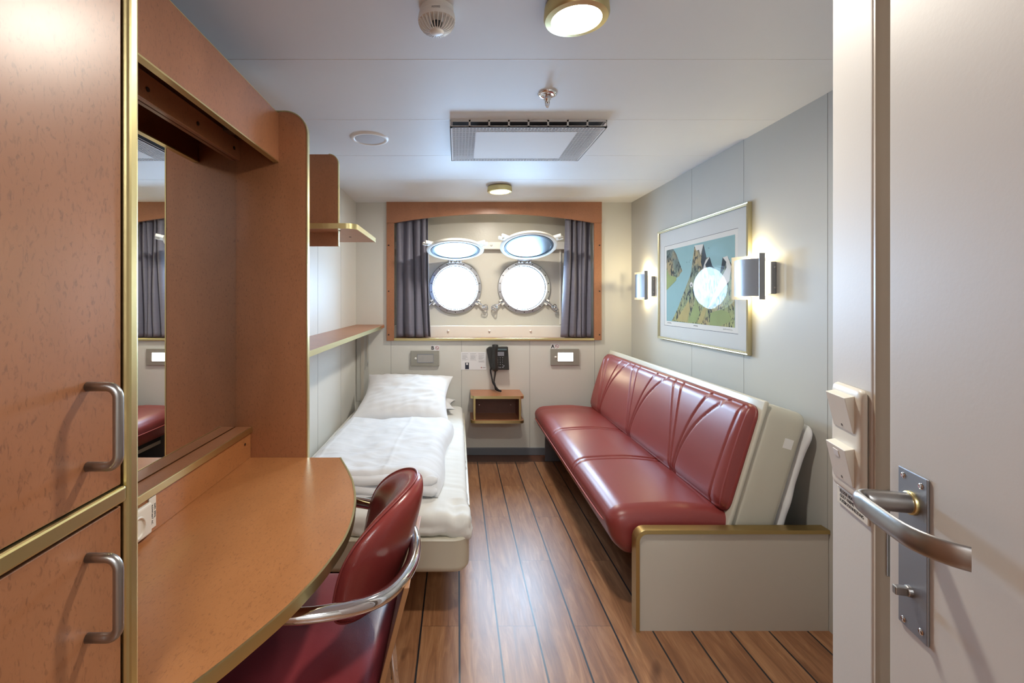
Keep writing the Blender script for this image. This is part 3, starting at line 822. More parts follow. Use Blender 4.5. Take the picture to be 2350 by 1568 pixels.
# pillow
def pil(u, v, side):
    a, b = 2*u-1, 2*v-1
    wx = .335*(1 + .03*b*b - .05*(1-abs(b))*abs(a)**6) ; 
    x = a*wx*(1-.045*(1-b*b)*abs(a)**3)
    y = b*.27*(1-.06*(1-a*a)*abs(b)**3)
    t_ = max(0, (1-abs(a)**3.2)*(1-abs(b)**3.2))**.62
    h = .068*t_ + .004
    h += .008*noise.noise(Vector((a*3, b*3, side)))*t_ + .016*(.25-abs(noise.noise(Vector((a*2.2+b, b*5-a*2, 3)))))*t_ + .004*math.sin(a*26+3*b+3*noise.noise(Vector((a*2, b*2, 5))))*t_*(b*b)
    return Vector((x, y, h*(1 if side else -1)*(1 if side else .55)))
pb = grid(60, 50, lambda u, v: pil(u, v, 1)); grid(60, 50, lambda u, v: pil(u, v, 0), pb)
M = Matrix.Translation((-.385, 3.425, .572)) @ Matrix.Rotation(math.radians(20), 4, 'X') @ Matrix.Rotation(math.radians(-2), 4, 'Z') @ Matrix.Diagonal((.98, 1.16, 1, 1))
bmesh.ops.transform(pb, matrix=M, verts=pb.verts[:])
bmesh.ops.remove_doubles(pb, verts=pb.verts[:], dist=.0005)
pw = part('pillow', pb, 'linen', None, smooth=True); tag(pw, 'white pillow propped at the head of the single bed, front one', 'pillow', 'white pillows on the bed')
pb = grid(50, 40, lambda u, v: pil(u, v, 1)); grid(50, 40, lambda u, v: pil(u, v, 0), pb)
M = Matrix.Translation((-.375, 3.655, .462)) @ Matrix.Diagonal((1.04, .60, .75, 1))
bmesh.ops.transform(pb, matrix=M, verts=pb.verts[:])
pw2 = part('pillow', pb, 'linen', None, smooth=True); tag(pw2, 'second white pillow lying flat underneath the propped one', 'pillow', 'white pillows on the bed')

# ------------------------------------------------------------------ sofa
SY0, SY1 = 1.862, 3.735
sf = thing('sofa_bed', 'long dark red leather sofa bed along the right wall under the picture', 'sofa', (1.05, 2.8, 0))
def gauss(d, w): return math.exp(-(d/w)**2)
def seat_fn(w, p):
    g = 0
    for y0 in (2.47, 3.03):
        for dy in (-.02, .02): g += gauss(w.y - (y0+dy) + (.10*max(0, .40-w.z)), .0065)
    if w.z > .34:
        crown = .018*(1-min(1, abs(p.x))**2) * 1
        seg = abs(math.sin(PI*(w.y-1.9)/.565))**.5*.006
        w = w + Vector((0, 0, crown + seg - .008*g))
        w.z -= .02*max(0, p.x)           # dips towards the back
    elif p.x < -.9: w = w + Vector((.006*g, 0, 0))
    # front face slopes back under
    w.x += .055*max(0, (.40-w.z)/.2)*(1 if p.x < 0 else 0)*max(0, -p.x)
    return w
part('seat_cushion', rbox(.605, 1.20, SY0, SY1, .245, .432, (.075,.06,.075), (26, 330, 6), seat_fn), 'leather', sf, smooth=True)
wp = smooth_path([(.985, SY0+.012, .372), (.76, SY0+.006, .37), (.672, SY0+.02, .366), (.622, SY0+.075, .362), (.612, SY0+.25, .36), (.611, 2.8, .358), (.612, SY1-.08, .355)], 8)
part('piping', tube(wp, .0032, 6), 'thread', sf, smooth=True)
# backrest: local frame, a = along y, h = up the slope
LB = Vector((1.128, 0, .405)); LT = Vector((1.262, 0, .845)); hd = (LT-LB).normalized(); HL = (LT-LB).length; nf = Vector((-hd.z, 0, hd.x))
def back_co(y, h, dpt): return LB + hd*h + nf*dpt + Vector((0, y, 0))
seams = []
for d0 in (2.29, 2.875, 3.46):
    for k, (o, pw_) in enumerate(((.215, 1.25), (.135, 1.3), (-.13, 2.2), (-.27, 2.4))): seams.append((d0 + (.018, .004, -.010, -.026)[k], o, pw_))
def back_fn(w, p):
    # w built in plain frame: x=depth(-=front) y=along z=height 0..HL
    h = w.z; y = w.y; dpt = w.x; g = 0
    if p.x > .9:
        tt = max(0, min(1, h/HL))
        for (d0, o, pw_) in seams:
            yy = d0 + o*tt**pw_
            if abs(y-yy) < .03: g = max(g, gauss(y-yy, .0062))
        g = max(g, .8*gauss(y-(SY0+.055+.03*(1-tt)), .005))
        dpt += .012*(1-abs(p.z)**2.5)*1 - .0075*g
    return back_co(y, h, dpt)
part('backrest_cushion', rbox(0, .085, SY0+.004, SY1-.01, .005, HL, (.045,.05,.05), (3, 380, 44), back_fn), 'leather', sf, smooth=True)
# beige shell behind
def shell_fn(w, p): return back_co(w.y, w.z, w.x)
part('back_shell', rbox(-.155, .028, SY0-.005, SY1+.005, -.15, HL+.022, (.03,.035,.045), (4, 20, 8), shell_fn), 'shell_beige', sf, smooth=True)
part('shell_rim', rbox(.022, .040, SY0-.012, SY1+.01, -.12, HL+.030, (.008,.008,.008), (2, 12, 6), shell_fn), 'shell_beige', sf, smooth=True)
part('sticker', obox(NB(), back_co(SY0-.0055, HL-.13, -.10), hd, nf, Vector((0,1,0)), (0, .04), (-.018, .018), (-.0005, .001)), 'white_plastic', sf)
part('seat_rail', B(.80, .83, SY0+.02, SY1, .14, .17), 'shell_beige', sf, bevel=.004)
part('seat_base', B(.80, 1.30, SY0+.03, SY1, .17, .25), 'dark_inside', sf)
pnl = rounded(.702, XR-.002, 0, .385, .035, (0,0,0,1), 8)
part('end_panel', prism(pnl, 'y', 1.803, 1.833), 'panel_beige', sf, label='low grey beige end panel with bronze edge')
pth = [(.702, 0)] + list(reversed(pnl[3:])) + [(XR-.002, .385)]
eb = NB(); prev = None
for i, (x, z) in enumerate(pth):
    a = Vector(pth[max(i-1, 0)]); b = Vector(pth[min(i+1, len(pth)-1)]); d = (b-a).normalized(); o = Vector((-d.y, d.x))
    cur = [eb.verts.new((x-o.x*.004, y, z-o.y*.004)) for y in (1.794, 1.842)] + [eb.verts.new((x+o.x*.010, y, z+o.y*.010)) for y in (1.840, 1.796)]
    if prev:
        for j in range(4): eb.faces.new((prev[j], prev[(j+1) % 4], cur[(j+1) % 4], cur[j]))
    else: eb.faces.new(cur)
    prev = cur
eb.faces.new(prev); bmesh.ops.recalc_face_normals(eb, faces=eb.faces[:])
part('end_panel_edge', eb, 'brass_matt', sf, smooth=True, auto=True)
part('far_foot', B(.70, 1.1, 3.70, 3.715, 0, .25), 'grey_vinyl', sf)
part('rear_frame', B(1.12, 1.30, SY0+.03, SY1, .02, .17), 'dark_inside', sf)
# bedding stowed behind the back
def bed_fn(w, p):
    q = back_co(w.y, w.z, w.x); return q + Vector((0, .012*noise.noise(Vector((w.z*9, w.x*20, 1))) + .006*math.sin(w.z*60)*(w.z > HL-.1), 0))*(1 if p.y < -.8 else 0) + Vector((0, 0, .01*noise.noise(Vector((w.y*8, w.x*30, 0)))))*(1 if p.z > .8 else 0)
st = part('folded_mattress', rbox(-.190, -.157, SY0-.002, SY1-.03, -.10, HL-.020, (.014,.03,.03), (4, 40, 24), bed_fn), 'linen', None, smooth=True)
tag(st, 'white sheeted mattress tucked upright behind the sofa back', 'mattress')

# ------------------------------------------------------------------ picture
pc = thing('framed_picture', 'gold framed print of pointed mountain peaks on the right wall', 'picture', (XR-.012, 2.785, 1.015))
PY0, PY1, PZ0, PZ1, PXF = 2.272, 3.30, 1.016, 1.772, 1.423
def picframe(y0, y1, z0, z1, w):
    bm = NB(); prof = [(0, XR-.001), (0, PXF+.002), (.003, PXF), (.007, PXF+.0015), (.0105, PXF-.0005), (.016, PXF+.003), (.017, PXF+.008), (.017, XR-.001)]
    rings = []
    for (ins, x) in prof: rings.append([bm.verts.new((x, y, z)) for y, z in ((y0+ins, z0+ins), (y1-ins, z0+ins), (y1-ins, z1-ins), (y0+ins, z1-ins))])
    for p, q in zip(rings, rings[1:]):
        for i in range(4): j = (i+1) % 4; bm.faces.new((p[i], p[j], q[j], q[i]))
    bmesh.ops.recalc_face_normals(bm, faces=bm.faces[:]); return bm
brass('gold_frame', (208,200,166), .3)
part('picture_frame', picframe(PY0, PY1, PZ0, PZ1, .017), 'gold_frame', pc)
part('mat_board', B(PXF+.012, XR-.002, PY0+.016, PY1-.016, PZ0+.016, PZ1-.016), 'mat_board', pc)
part('glass', B(PXF+.0065, PXF+.0075, PY0+.0115, PY1-.0115, PZ0+.0115, PZ1-.0115), 'pane', pc)
# coordinates on the print: read from the photograph on the plane of the wall
gx = PXF+.012
def Q(px, py):                       # pixel -> (y, z) on the print plane
    s = (px-CX)/gx; return (F/s, CZ-(py-CY)/s)
lb_ = NB()
yA, zA = Q(1525, 567); yB, zB = Q(1692, 515); _, zC = Q(1525, 746)
zT = zA; 
for (a0, a1, b0, b1) in ((yB-.008, yA, zT+.0, zT+.002), (yB-.008, yA, zC-.002, zC), (yA-.002, yA, zC, zT)): box(lb_, gx-.0004, gx, a0, a1, b0, b1)
part('fillet_line', lb_, 'ink', pc)
iy1 = Q(1530, 600)[0]; iy0 = Q(1687, 600)[0]; iz1 = zT-.028; iz0 = zC+.03
part('print_paper', B(gx-.0002, gx, yB-.006, yA-.002, zC+.002, zT), 'print_paper', pc)
art = part('artwork', B(gx-.0008, gx-.0002, iy0, iy1, iz0, iz1), 'art_sky', pc, label='pale blue green sky of the mountain print')
def artpoly(name, pts, mat, k):
    bm = NB(); P = [Q(*p) for p in pts]
    P = [(min(max(y, iy0), iy1), min(max(z, iz0), iz1)) for y, z in P]
    prism(P, 'x', gx-.0010-.0003*k, gx-.0009-.0003*(k-1), bm)
    return part(name, bm, mat, art)
def Z(pts): return [(1490+x/4.612, 480+y/4.612) for x, y in pts]      # digitised from an enlarged crop
artpoly('peak', Z([(178,395),(255,385),(290,480),(352,655),(325,690),(320,710),(288,730),(288,755),(178,860)]), 'rock', 0)
artpoly('slope', Z([(178,640),(215,700),(290,722),(285,755),(178,860)]), 'art_green', 1)
artpoly('peak', Z([(240,1185),(300,1060),(380,850),(440,690),(480,400),(575,370),(608,515),(640,505),(668,600),(760,690),(780,510),(830,495),(880,600),(905,640),(905,1260),(620,1230)]), 'rock', 0)
artpoly('snow_cap', Z([(480,385),(575,370),(558,440),(545,490),(530,430),(500,440)]), 'art_snow', 1)
artpoly('snow_ridge', Z([(780,512),(830,495),(870,610),(850,760),(800,820),(700,960),(620,1060),(690,900),(760,740),(820,620),(815,560)]), 'art_snow', 1)
artpoly('snow_ridge', Z([(565,640),(600,540),(640,505),(600,600),(575,660)]), 'art_snow', 1)
artpoly('shadow_face', Z([(560,470),(575,375),(608,515),(590,560),(570,640),(548,560)]), 'art_dark', 2)
artpoly('shadow_face', Z([(595,590),(640,510),(668,600),(700,700),(640,700)]), 'art_dark', 2)
artpoly('shadow_face', Z([(752,690),(780,512),(818,560),(790,640)]), 'art_dark', 2)
artpoly('slope', Z([(285,1185),(350,1080),(395,1010),(420,960),(430,1060),(405,1195)]), 'art_ochre', 2)
artpoly('slope', Z([(415,1195),(470,1030),(500,960),(540,1100),(500,1200)]), 'art_green', 2)
artpoly('slope', Z([(510,1205),(560,1080),(610,1000),(600,1100),(560,1210)]), 'art_ochre', 2)
artpoly('slope', Z([(650,1100),(760,1060),(850,1100),(870,1180),(760,1240),(640,1225)]), 'art_green', 2)
artpoly('sun', Z([(434+15*math.cos(a)+14, 800+28*math.sin(a)) for a in [2*PI*i/14 for i in range(14)]]), 'art_snow', 3)
artpoly('moon', Z([(448+6*math.cos(a), 806+9*math.sin(a)) for a in [2*PI*i/10 for i in range(10)]]), 'art_dark', 4)
for (x, y) in ((400,563),(424,560),(436,542),(632,413)):
    y_, z_ = Q(*Z([(x, y)])[0]); part('bird', B(gx-.0014, gx-.0010, y_-.003, y_+.003, z_-.0016, z_+.0016), 'ink', art)
def scrib(name, y, w, z):
    pts = [(gx-.0005, y-w*i/30, z+.003*math.sin(i*2.3)+.0015*math.sin(i*5.1)) for i in range(31)]
    part(name, tube(pts, .0005, 4), 'ink_grey', pc)
scrib('pencil_note', iy1-.01, .06, iz0-.012); scrib('pencil_note', (iy0+iy1)/2+.03, .05, iz0-.012); scrib('pencil_note', iy0+.11, .09, iz0-.013)

# ------------------------------------------------------------------ sconces
def sconce():
    r = thing('wall_sconce', 'lit metal and glass wall sconce on the right wall nearest the door', 'wall lamp', (XR, 2.23, 1.39), 'wall sconces beside the picture')
    part('back_plate', B(1.421, XR-.0005, 2.098, 2.36, 1.316, 1.463), 'grey_metal', r, bevel=.003)
    part('glass_shade', rbox(1.392, 1.4205, 2.113, 2.340, 1.306, 1.470, (.012,.05,.004), (2, 8, 4)), 'sconce_glow', r, smooth=True)
    def arc(y0, x0, y1, x1, bul, z0, z1, n=10):
        pts = []
        for i in range(n+1):
            s = i/n; pts.append((x0+(x1-x0)*s - bul*math.sin(PI*s), y0+(y1-y0)*s))
        back = [(x+.0025, y) for x, y in reversed(pts)]
        return prism(pts+back, 'z', z0, z1)
    part('front_cover', arc(2.134, 1.388, 2.326, 1.388, .030, 1.306, 1.482), 'grey_metal', r, smooth=True, auto=True)
    part('wing', arc(2.268, 1.4185, 2.362, 1.397, -.004, 1.290, 1.504), 'wing_metal_lit', r, smooth=True, auto=True)
    part('wing', B(1.372, 1.3985, 2.105, 2.109, 1.290, 1.504), 'grey_metal', r, bevel=.001)
    for z in (1.345, 1.437): part('screw', lathe([(0,-.004),(.004,-.003),(.005,0)], (1.437, 2.0978, z), (0,1,0), 10), 'steel', r, smooth=True)
    return r
plain('wing_metal_lit', (214,208,190), .35, .1)  # grey metal painted pale and warm, the lamp's light put into its colour
S0 = sconce()
dup(S0, (XR, 3.525, 1.39), 'lit metal and glass wall sconce on the right wall in the far corner')

# ------------------------------------------------------------------ bedside items on the back wall
def W(px, py, y=YB): s = F/y; return ((px-CX)/s, CZ-(py-CY)/s)
def bunk_light(px0, py0, px1, py1, letter, lit, label, lblpx, lblpy, lbl2):
    x0, z1 = W(px0, py0); x1, z0 = W(px1, py1)
    r = thing('reading_light', label, 'reading light', ((x0+x1)/2, YB, z0))
    w_, h_ = x1-x0, z1-z0
    part('plate', B(x0, x1, YB-.016, YB-.0005, z0, z1), 'lamp_plate', r, bevel=.002)
    a, b, c, d = x0+w_*.25, x0+w_*.785, z0+h_*.26, z0+h_*.76
    fr_ = NB()
    for q in ((a-.004, b+.004, c-.004, c), (a-.004, b+.004, d, d+.004), (a-.004, a, c, d), (b, b+.004, c, d)): box(fr_, q[0], q[1], YB-.0185, YB-.0155, q[2], q[3])
    part('lens_frame', fr_, 'grey_metal', r)
    part('lens', B(a, b, YB-.0175, YB-.0162, c, d), 'night_glow' if lit else 'dim_glass', r)
    part('push_button', lathe([(0,-.005),(.0075,-.004),(.009,0)], (x0+w_*.17, YB-.0162, z0+h_*.50), (0,1,0), 16), 'white_plastic', r, smooth=True)
    lx0, lz1 = W(lblpx, lblpy); lx1, lz0 = lx0+.070, lz1-.045
    t_ = thing('berth_sign', lbl2, 'sign', ((lx0+lx1)/2, YB, lz0))
    part('card', B(lx0, lx1, YB-.0015, YB-.0003, lz0, lz1), 'paper', t_)
    text('letter', letter, .042, 'ink', t_, (lx0+.002, YB-.0017, lz0+.008), (1,0,0), (0,0,1), bold=.0012)
    cx_, cz_ = lx0+.051, (lz0+lz1)/2
    ring = lathe([(.0125,0),(.0155,0),(.0155,-.0005),(.0125,-.0005),(.0125,0)], (cx_, YB-.0016, cz_), (0,1,0), 24)
    part('red_circle', ring, 'ink_red', t_)
    part('red_bar', obox(NB(), (cx_, YB-.0024, cz_), Vector((.707,0,-.707)), Vector((.707,0,.707)), (0,1,0), (-.0135,.0135), (-.0013,.0013), (0,.0004)), 'ink_red', t_)
    part('cigarette', B(cx_-.009, cx_+.006, YB-.0021, YB-.0017, cz_-.003, cz_), 'ink_grey', t_)
    return r
bunk_light(943, 805, 1008, 840, 'B', False, 'unlit grey reading light on the back wall above the pillow', 989, 792.5, 'small white sign with letter B and no smoking symbol above unlit light')
bunk_light(1263, 800.5, 1328, 838, 'A', True, 'glowing grey reading light on the back wall beside the sofa', 1264, 789, 'small white sign with letter A and no smoking symbol above glowing light')
# instruction card
x0, z1 = W(1058, 808); x1, z0 = W(1116, 849)
ic = thing('instruction_card', 'white printed telephone instruction card stuck left of the telephone', 'card', ((x0+x1)/2, YB, z0))
part('card', B(x0, x1, YB-.0014, YB-.0003, z0, z1), 'paper', ic)
tb = NB(); random.seed(3)
for c in range(3):
    cx0 = x0+.008 + c*.068; z = z1-.014
    box(tb, cx0, cx0+.05, YB-.0018, YB-.0014, z-.0016, z+.0006); z -= .011
    for blk in range(4 if c < 2 else 5):
        for ln in range((2, 3, 3, 1, 3)[blk]):
            box(tb, cx0 + (.003 if ln else 0), cx0 + random.uniform(.03, .056), YB-.0018, YB-.0014, z-.0010, z+.0003); z -= .0038
        z -= .0042
part('printed_lines', tb, 'ink_grey', ic)
part('phone_photo', B(x0+.034, x0+.066, YB-.0019, YB-.0014, z0+.006, z0+.060), 'photo_navy', ic)
part('photo_label', B(x0+.042, x0+.058, YB-.0023, YB-.0019, z0+.041, z0+.057), 'paper', ic)
part('red_dot', cyl((x1-.041, YB-.0019, z0+.019), (0,1,0), .0048, .0005, 16), 'ink_red', ic)
part('logo_text', B(x1-.033, x1-.007, YB-.0019, YB-.0014, z0+.016, z0+.021), 'ink_grey', ic)

# telephone
tp = thing('telephone', 'black corded wall telephone with keypad above the small night shelf', 'telephone', (.33, YB, .70))
tx0, tz1 = W(1125, 795); tx1, tz0 = W(1167, 847)
ptp = [(tx0+.0, tz0), (tx1, tz0), (tx1-.010, tz1), (tx0-.01, tz1), (tx0-.034, tz1-.02), (tx0-.028, tz1-.05)]
part('body', prism(ptp, 'y', YB-.055, YB-.001), 'phone_black', tp, bevel=.004)
yf = YB-.0555
kx0 = tx0+.046; kx1 = tx1-.020
part('display_bezel', B(tx0+.032, tx1-.018, yf-.003, yf+.002, tz1-.031, tz1-.006), 'phone_key', tp, bevel=.001)
part('display', B(tx0+.037, tx1-.022, yf-.0045, yf-.002, tz1-.027, tz1-.0135), 'screen_blue', tp)
for side in (0, 1):
    for k in range(4):
        xx = (tx0+.036) if side == 0 else (tx1-.036); zz = tz1-.041-k*.0098
        part('function_key', B(xx, xx+.015, yf-.0035, yf+.001, zz-.003, zz+.003), 'phone_key', tp, bevel=.001)
part('name_plate', B(tx0+.057, tx1-.043, yf-.002, yf+.001, tz1-.073, tz1-.040), 'grey_metal', tp)
digits = '123456789*0#'
for k in range(12):
    c, r = k % 3, k//3; xx = tx0+.052+c*.0195; zz = tz1-.088-r*.0185
    kk = part('digit_key', B(xx, xx+.013, yf-.005, yf+.001, zz-.005, zz+.005), 'phone_key', tp, bevel=.0015)
    text('digit', digits[k], .0095, 'paper', kk, (xx+.0065, yf-.0055, zz-.003), (1,0,0), (0,0,1), align='CENTER')
for (dx, dz) in ((.036, .032), (.052, .022), (.070, .020), (.092, .022), (.100, .033)):
    part('round_key', B(tx0+dx, tx0+dx+.014, yf-.004, yf+.001, tz0+dz-.004, tz0+dz+.004), 'grey_metal', tp, bevel=.0015)
hx, hz0 = W(1133, 845); hz1 = W(1133, 789)[1]
hc = hx+.001
hp_ = smooth_path([(hc+.004, YB-.095, hz1-.001), (hc+.003, YB-.100, hz1-.02), (hc-.001, YB-.098, (hz0+hz1)/2+.03), (hc+.001, YB-.096, (hz0+hz1)/2-.03), (hc+.005, YB-.088, hz0+.012), (hc+.005, YB-.078, hz0)], 6)
n_ = len(hp_)
part('handset', tube(hp_, [.0235 + .002*math.cos(2*PI*i/(n_-1)) for i in range(n_)], 18, squash=(1.0, .72), up=(0,1,0)), 'phone_black', tp, smooth=True, auto=True)
part('cradle', B(hc-.024, hc+.024, YB-.08, YB-.05, hz0+.01, hz1-.035), 'phone_black', tp, bevel=.006)
def coil(path, r, turns, rt):
    P = smooth_path(path, 40); L = [0]
    for a, b in zip(P, P[1:]): L.append(L[-1]+(b-a).length)
    out = []; N = int(turns*10)
    import bisect
    for i in range(N+1):
        s = L[-1]*i/N; k = min(bisect.bisect_right(L, s)-1, len(P)-2); f_ = (s-L[k])/max(1e-9, L[k+1]-L[k]); p = P[k].lerp(P[k+1], f_)
        d = (P[k+1]-P[k]).normalized(); a, b, _ = frame_axes(d); q = 2*PI*turns*i/N; e = min(1, i/12, (N-i)/12)
        out.append(p + (a*math.cos(q)+b*math.sin(q))*r*e)
    return tube(out, rt, 5)
nz = .5445
cbm = coil([(hc+.004, YB-.078, hz0-.002), (hc+.004, YB-.075, hz0-.03), (hc-.004, YB-.07, hz0-.10), (hc+.004, YB-.07, nz+.05), (hc+.012, YB-.09, nz+.016), (hc+.05, YB-.14, nz+.012)], .0062, 44, .0019)
part('coiled_cord', cbm, 'black_rubber', tp, smooth=True)
part('coiled_cord', coil([(hc+.05, YB-.145, nz+.012), (hc+.02, YB-.12, nz+.024), (hc-.006, YB-.09, nz+.06), (hc-.014, YB-.06, hz0-.10), (hc-.028, YB-.05, hz0-.035), (hc-.030, YB-.045, hz0-.004), (hc-.020, YB-.04, hz0+.012)], .0062, 42, .0019), 'black_rubber', tp, smooth=True)

# night shelf
NX0, NX1, NY = .105, .515, 3.585
ns = thing('night_shelf', 'small open wooden wall shelf box with rounded brass edges below the telephone', 'bedside shelf', ((NX0+NX1)/2, 3.7, .33))
tpo = rounded(NX0, NX1, NY, YB-.001, .035, (1,1,0,0), 6)
for nm, z0_, z1_ in (('top_board', .523, .543), ('bottom_board', .333, .353)):
    part(nm, prism(tpo, 'z', z0_, z1_), 'laminate', ns)
    op = [p for p in tpo[:14]]
    band([(NX0, 3.63)] + op + [(NX1, 3.63)], z0_-.001, z1_+.001, .003, 'brass', 'edge_band', ns)
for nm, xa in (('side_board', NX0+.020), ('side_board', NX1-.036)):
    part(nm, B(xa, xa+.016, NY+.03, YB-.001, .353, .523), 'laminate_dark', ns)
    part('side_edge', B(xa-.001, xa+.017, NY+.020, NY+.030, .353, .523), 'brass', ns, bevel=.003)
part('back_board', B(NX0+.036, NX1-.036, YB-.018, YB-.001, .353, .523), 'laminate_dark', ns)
for x in (NX0+.075, NX1-.075): part('screw', cyl((x, YB-.0195, .42), (0,1,0), .0035, .002, 8), 'steel_bright', ns)

# ------------------------------------------------------------------ chair
ch = thing('desk_chair', 'red leather desk chair with chrome armrest hoop pushed under the desk', 'chair', (-.36, 1.18, 0))
def seatc(w, p):
    if w.z > .42: w.z += .016*(1-p.x*p.x)*(1-p.y*p.y)
    w.x += -.03*0
    return w
part('seat', rbox(-.62, -.175, .945, 1.425, .375, .462, (.03,.04,.03), (18, 18, 3), seatc), 'seat_leather', ch, smooth=True)
wl_ = [(x, y, .400) for x, y in rounded(-.622, -.173, .943, 1.427, .045, n=5)]
part('seat_piping', tube([Vector(p) for p in wl_], .003, 6, closed=True), 'chair_leather', ch, smooth=True)
def padc(u):            # plan curve of the backrest, u -1 near .. 1 far, and its rearward normal
    n_ = Vector((.205, .22*u*1.0, 0)).normalized()
    return -.150 - .110*u*u, 1.205 + .190*u, n_
def pad_fn(u, v, side):
    a = 2*PI*v; rho = u; ca, sa = math.cos(a), math.sin(a); e = 2/2.3 if sa > 0 else 2/(2.3+1.7*min(1, -sa*1.6))
    pu = rho*math.copysign(abs(ca)**e, ca); pv = rho*math.copysign(abs(sa)**e, sa)
    x, y, n_ = padc(pu); bul = max(0, 1-rho**3.4)**.5
    p = Vector((x + .045*pv, y, .682 + .150*pv*(1-.04*pu*pu)))
    cr = .004*math.sin(pu*10+pv*6)*bul*max(0, 1-abs(pv)*1.2)
    return p + n_*((-.044*bul + cr) if side else .034*bul)
pdb = grid(14, 56, lambda u, v: pad_fn(.02+.98*u, v, 1)); grid(14, 56, lambda u, v: pad_fn(.02+.98*u, v, 0), pdb)
bmesh.ops.remove_doubles(pdb, verts=pdb.verts[:], dist=.0004)
bmesh.ops.holes_fill(pdb, edges=[e for e in pdb.edges if e.is_boundary]); bmesh.ops.recalc_face_normals(pdb, faces=pdb.faces[:])
part('backrest', pdb, 'chair_leather', ch, smooth=True)
pw3 = [pad_fn(1.0, k/96, 1) for k in range(96)]
part('backrest_piping', tube(pw3, .0028, 6, closed=True), 'leather', ch, smooth=True)
hoop = smooth_path([(-.555,1.445,.40),(-.555,1.445,.55),(-.548,1.445,.635),(-.50,1.445,.664),(-.40,1.440,.666),(-.29,1.425,.664),(-.195,1.375,.662),(-.130,1.28,.660),(-.108,1.175,.658),(-.118,1.07,.658),(-.165,.975,.660),(-.27,.925,.662),(-.40,.912,.664),(-.50,.910,.662),(-.548,.910,.635),(-.555,.910,.55),(-.555,.910,.40)], 6)
part('armrest_hoop', tube(hoop, .0155, 16), 'chrome', ch, smooth=True)
part('back_support', prism([(-.118,.655),(-.106,.655),(-.178,.375),(-.190,.375)], 'y', 1.02, 1.36), 'plywood', ch, bevel=.002)
part('screw', lathe([(0,.004),(.005,.003),(.006,0)], (-.128, 1.045, .59), (.97,0,-.24), 10), 'chrome', ch, smooth=True)
part('under_frame', B(-.57, -.20, .96, 1.41, .355, .375), 'plywood', ch, bevel=.003)
for (x, y) in ((-.555,.925), (-.555,1.43), (-.215,.97), (-.215,1.40)):
    part('leg', tube([(x, y, .40), (x + (.0 if x < -.4 else .04), y, 0.0)], .0125, 12), 'chrome', ch, smooth=True)

# ------------------------------------------------------------------ entry: wall end with switches, jamb, open door
ang = math.radians(16.5); da = Vector((math.sin(ang), math.cos(ang), 0)); oa = Vector((.544, .607, 0)); na = Vector((-math.cos(ang), math.sin(ang), 0))
A0 = oa; A1 = oa + da*.1085
dd = math.radians(13.6); ddir = Vector((math.sin(dd), math.cos(dd), 0)); dn = Vector((-math.cos(dd), math.sin(dd), 0))
jr = A0 - na*.060
far = jr - ddir*.86
poly = [(A0.x, A0.y), (A1.x, A1.y), (XR-.0, A1.y), (XR-.0, far.y), (far.x, far.y), (jr.x, jr.y)]
struct('wall_entry', prism(poly, 'z', 0, ZC), 'column_white', bevel=.004, seg=3)
struct('trim_4', obox(NB(), A0-da*.0001, na, da, (0,0,1), (-.060, -.001), (-.004, 0), (0, ZC)), 'jamb_beige')
# strike plate on the jamb
stp = thing('strike_plate', 'small steel strike plate on the door jamb behind the lever handle', 'strike plate', (.56, .60, 1.0))
so_ = A0 - da*.0045 - na*.010
part('plate', obox(NB(), so_, -na, -da, (0,0,1), (.002, .014), (0, .0022), (.933, 1.044)), 'steel', stp, bevel=.0008)
part('plate_edge', obox(NB(), so_, -na, -da, (0,0,1), (.0105, .0150), (.0022, .006), (.935, 1.042)), 'satin_nickel', stp, bevel=.0005)

# switch plate
def SP(u, z, o): return oa + da*u + na*o + Vector((0, 0, z))
swt = thing('light_switch', 'cream double rocker light switch on the white wall end by the door', 'switch', tuple(oa + da*.045 + Vector((0,0,1.02))))
def srb(u0, u1, z0, z1, o0, o1, r, n=(2,2,2), fn=None):
    bm = rbox(u0, u1, o0, o1, z0, z1, r, n)
    for v in bm.verts:
        u, o, z = v.co.x, v.co.y, v.co.z
        if fn: u, o, z = fn(u, o, z)
        v.co = SP(u, z, o)
    bmesh.ops.recalc_face_normals(bm, faces=bm.faces[:]); return bm
def taper(u, o, z):
    k = o/.010; uc, zc = .0485, 1.093
    s = 1 - .10*k; return uc + (u-uc)*s, o, zc + (z-zc)*(1-.05*k)
part('plate', srb(.005, .092, 1.016, 1.170, .0005, .010, (.010,.003,.012), (4,1,4), taper), 'cream_plastic', swt, smooth=True)
for (z0, z1, mk) in ((1.107, 1.158, 0), (1.033, 1.086, 1)):
    bm = NB(); v = [bm.verts.new(SP(u, z, o)) for (u, z, o) in ((.022,z0,.0098),(.076,z0,.0098),(.076,z1,.0098),(.022,z1,.0098),(.022,z0,.0115),(.076,z0,.0115),(.076,z1-.003,.0215),(.022,z1-.003,.0215))]
    for f in ((0,1,2,3),(4,5,6,7),(0,1,5,4),(1,2,6,5),(2,3,7,6),(3,0,4,7)): bm.faces.new([v[i] for i in f])
    bmesh.ops.recalc_face_normals(bm, faces=bm.faces[:])
    rk = part('rocker', bm, 'cream_plastic', swt, bevel=.0025, seg=3)
    def on(u, f, k): return SP(u, z0+(z1-.003-z0)*f, .0115+(.0215-.0115)*f + k)
    hz_ = Vector((0,0,z1-.003-z0)) + na*(.0215-.0115); hz_.normalize(); nn = da.cross(hz_).normalized()
    if nn.dot(na) < 0: nn = -nn
    part('switch_mark', lathe([(.0012,0),(.0017,0),(.0017,.0003),(.0012,.0003),(.0012,0)], on(.049, .12, .0002), nn, 12), 'ink', rk)
    if mk: part('indicator_window', obox(NB(), on(.049, .80, .0002), da, hz_, nn, (-.007,.007), (-.0045,.0045), (-.0004,.0004)), 'white_plastic', rk)
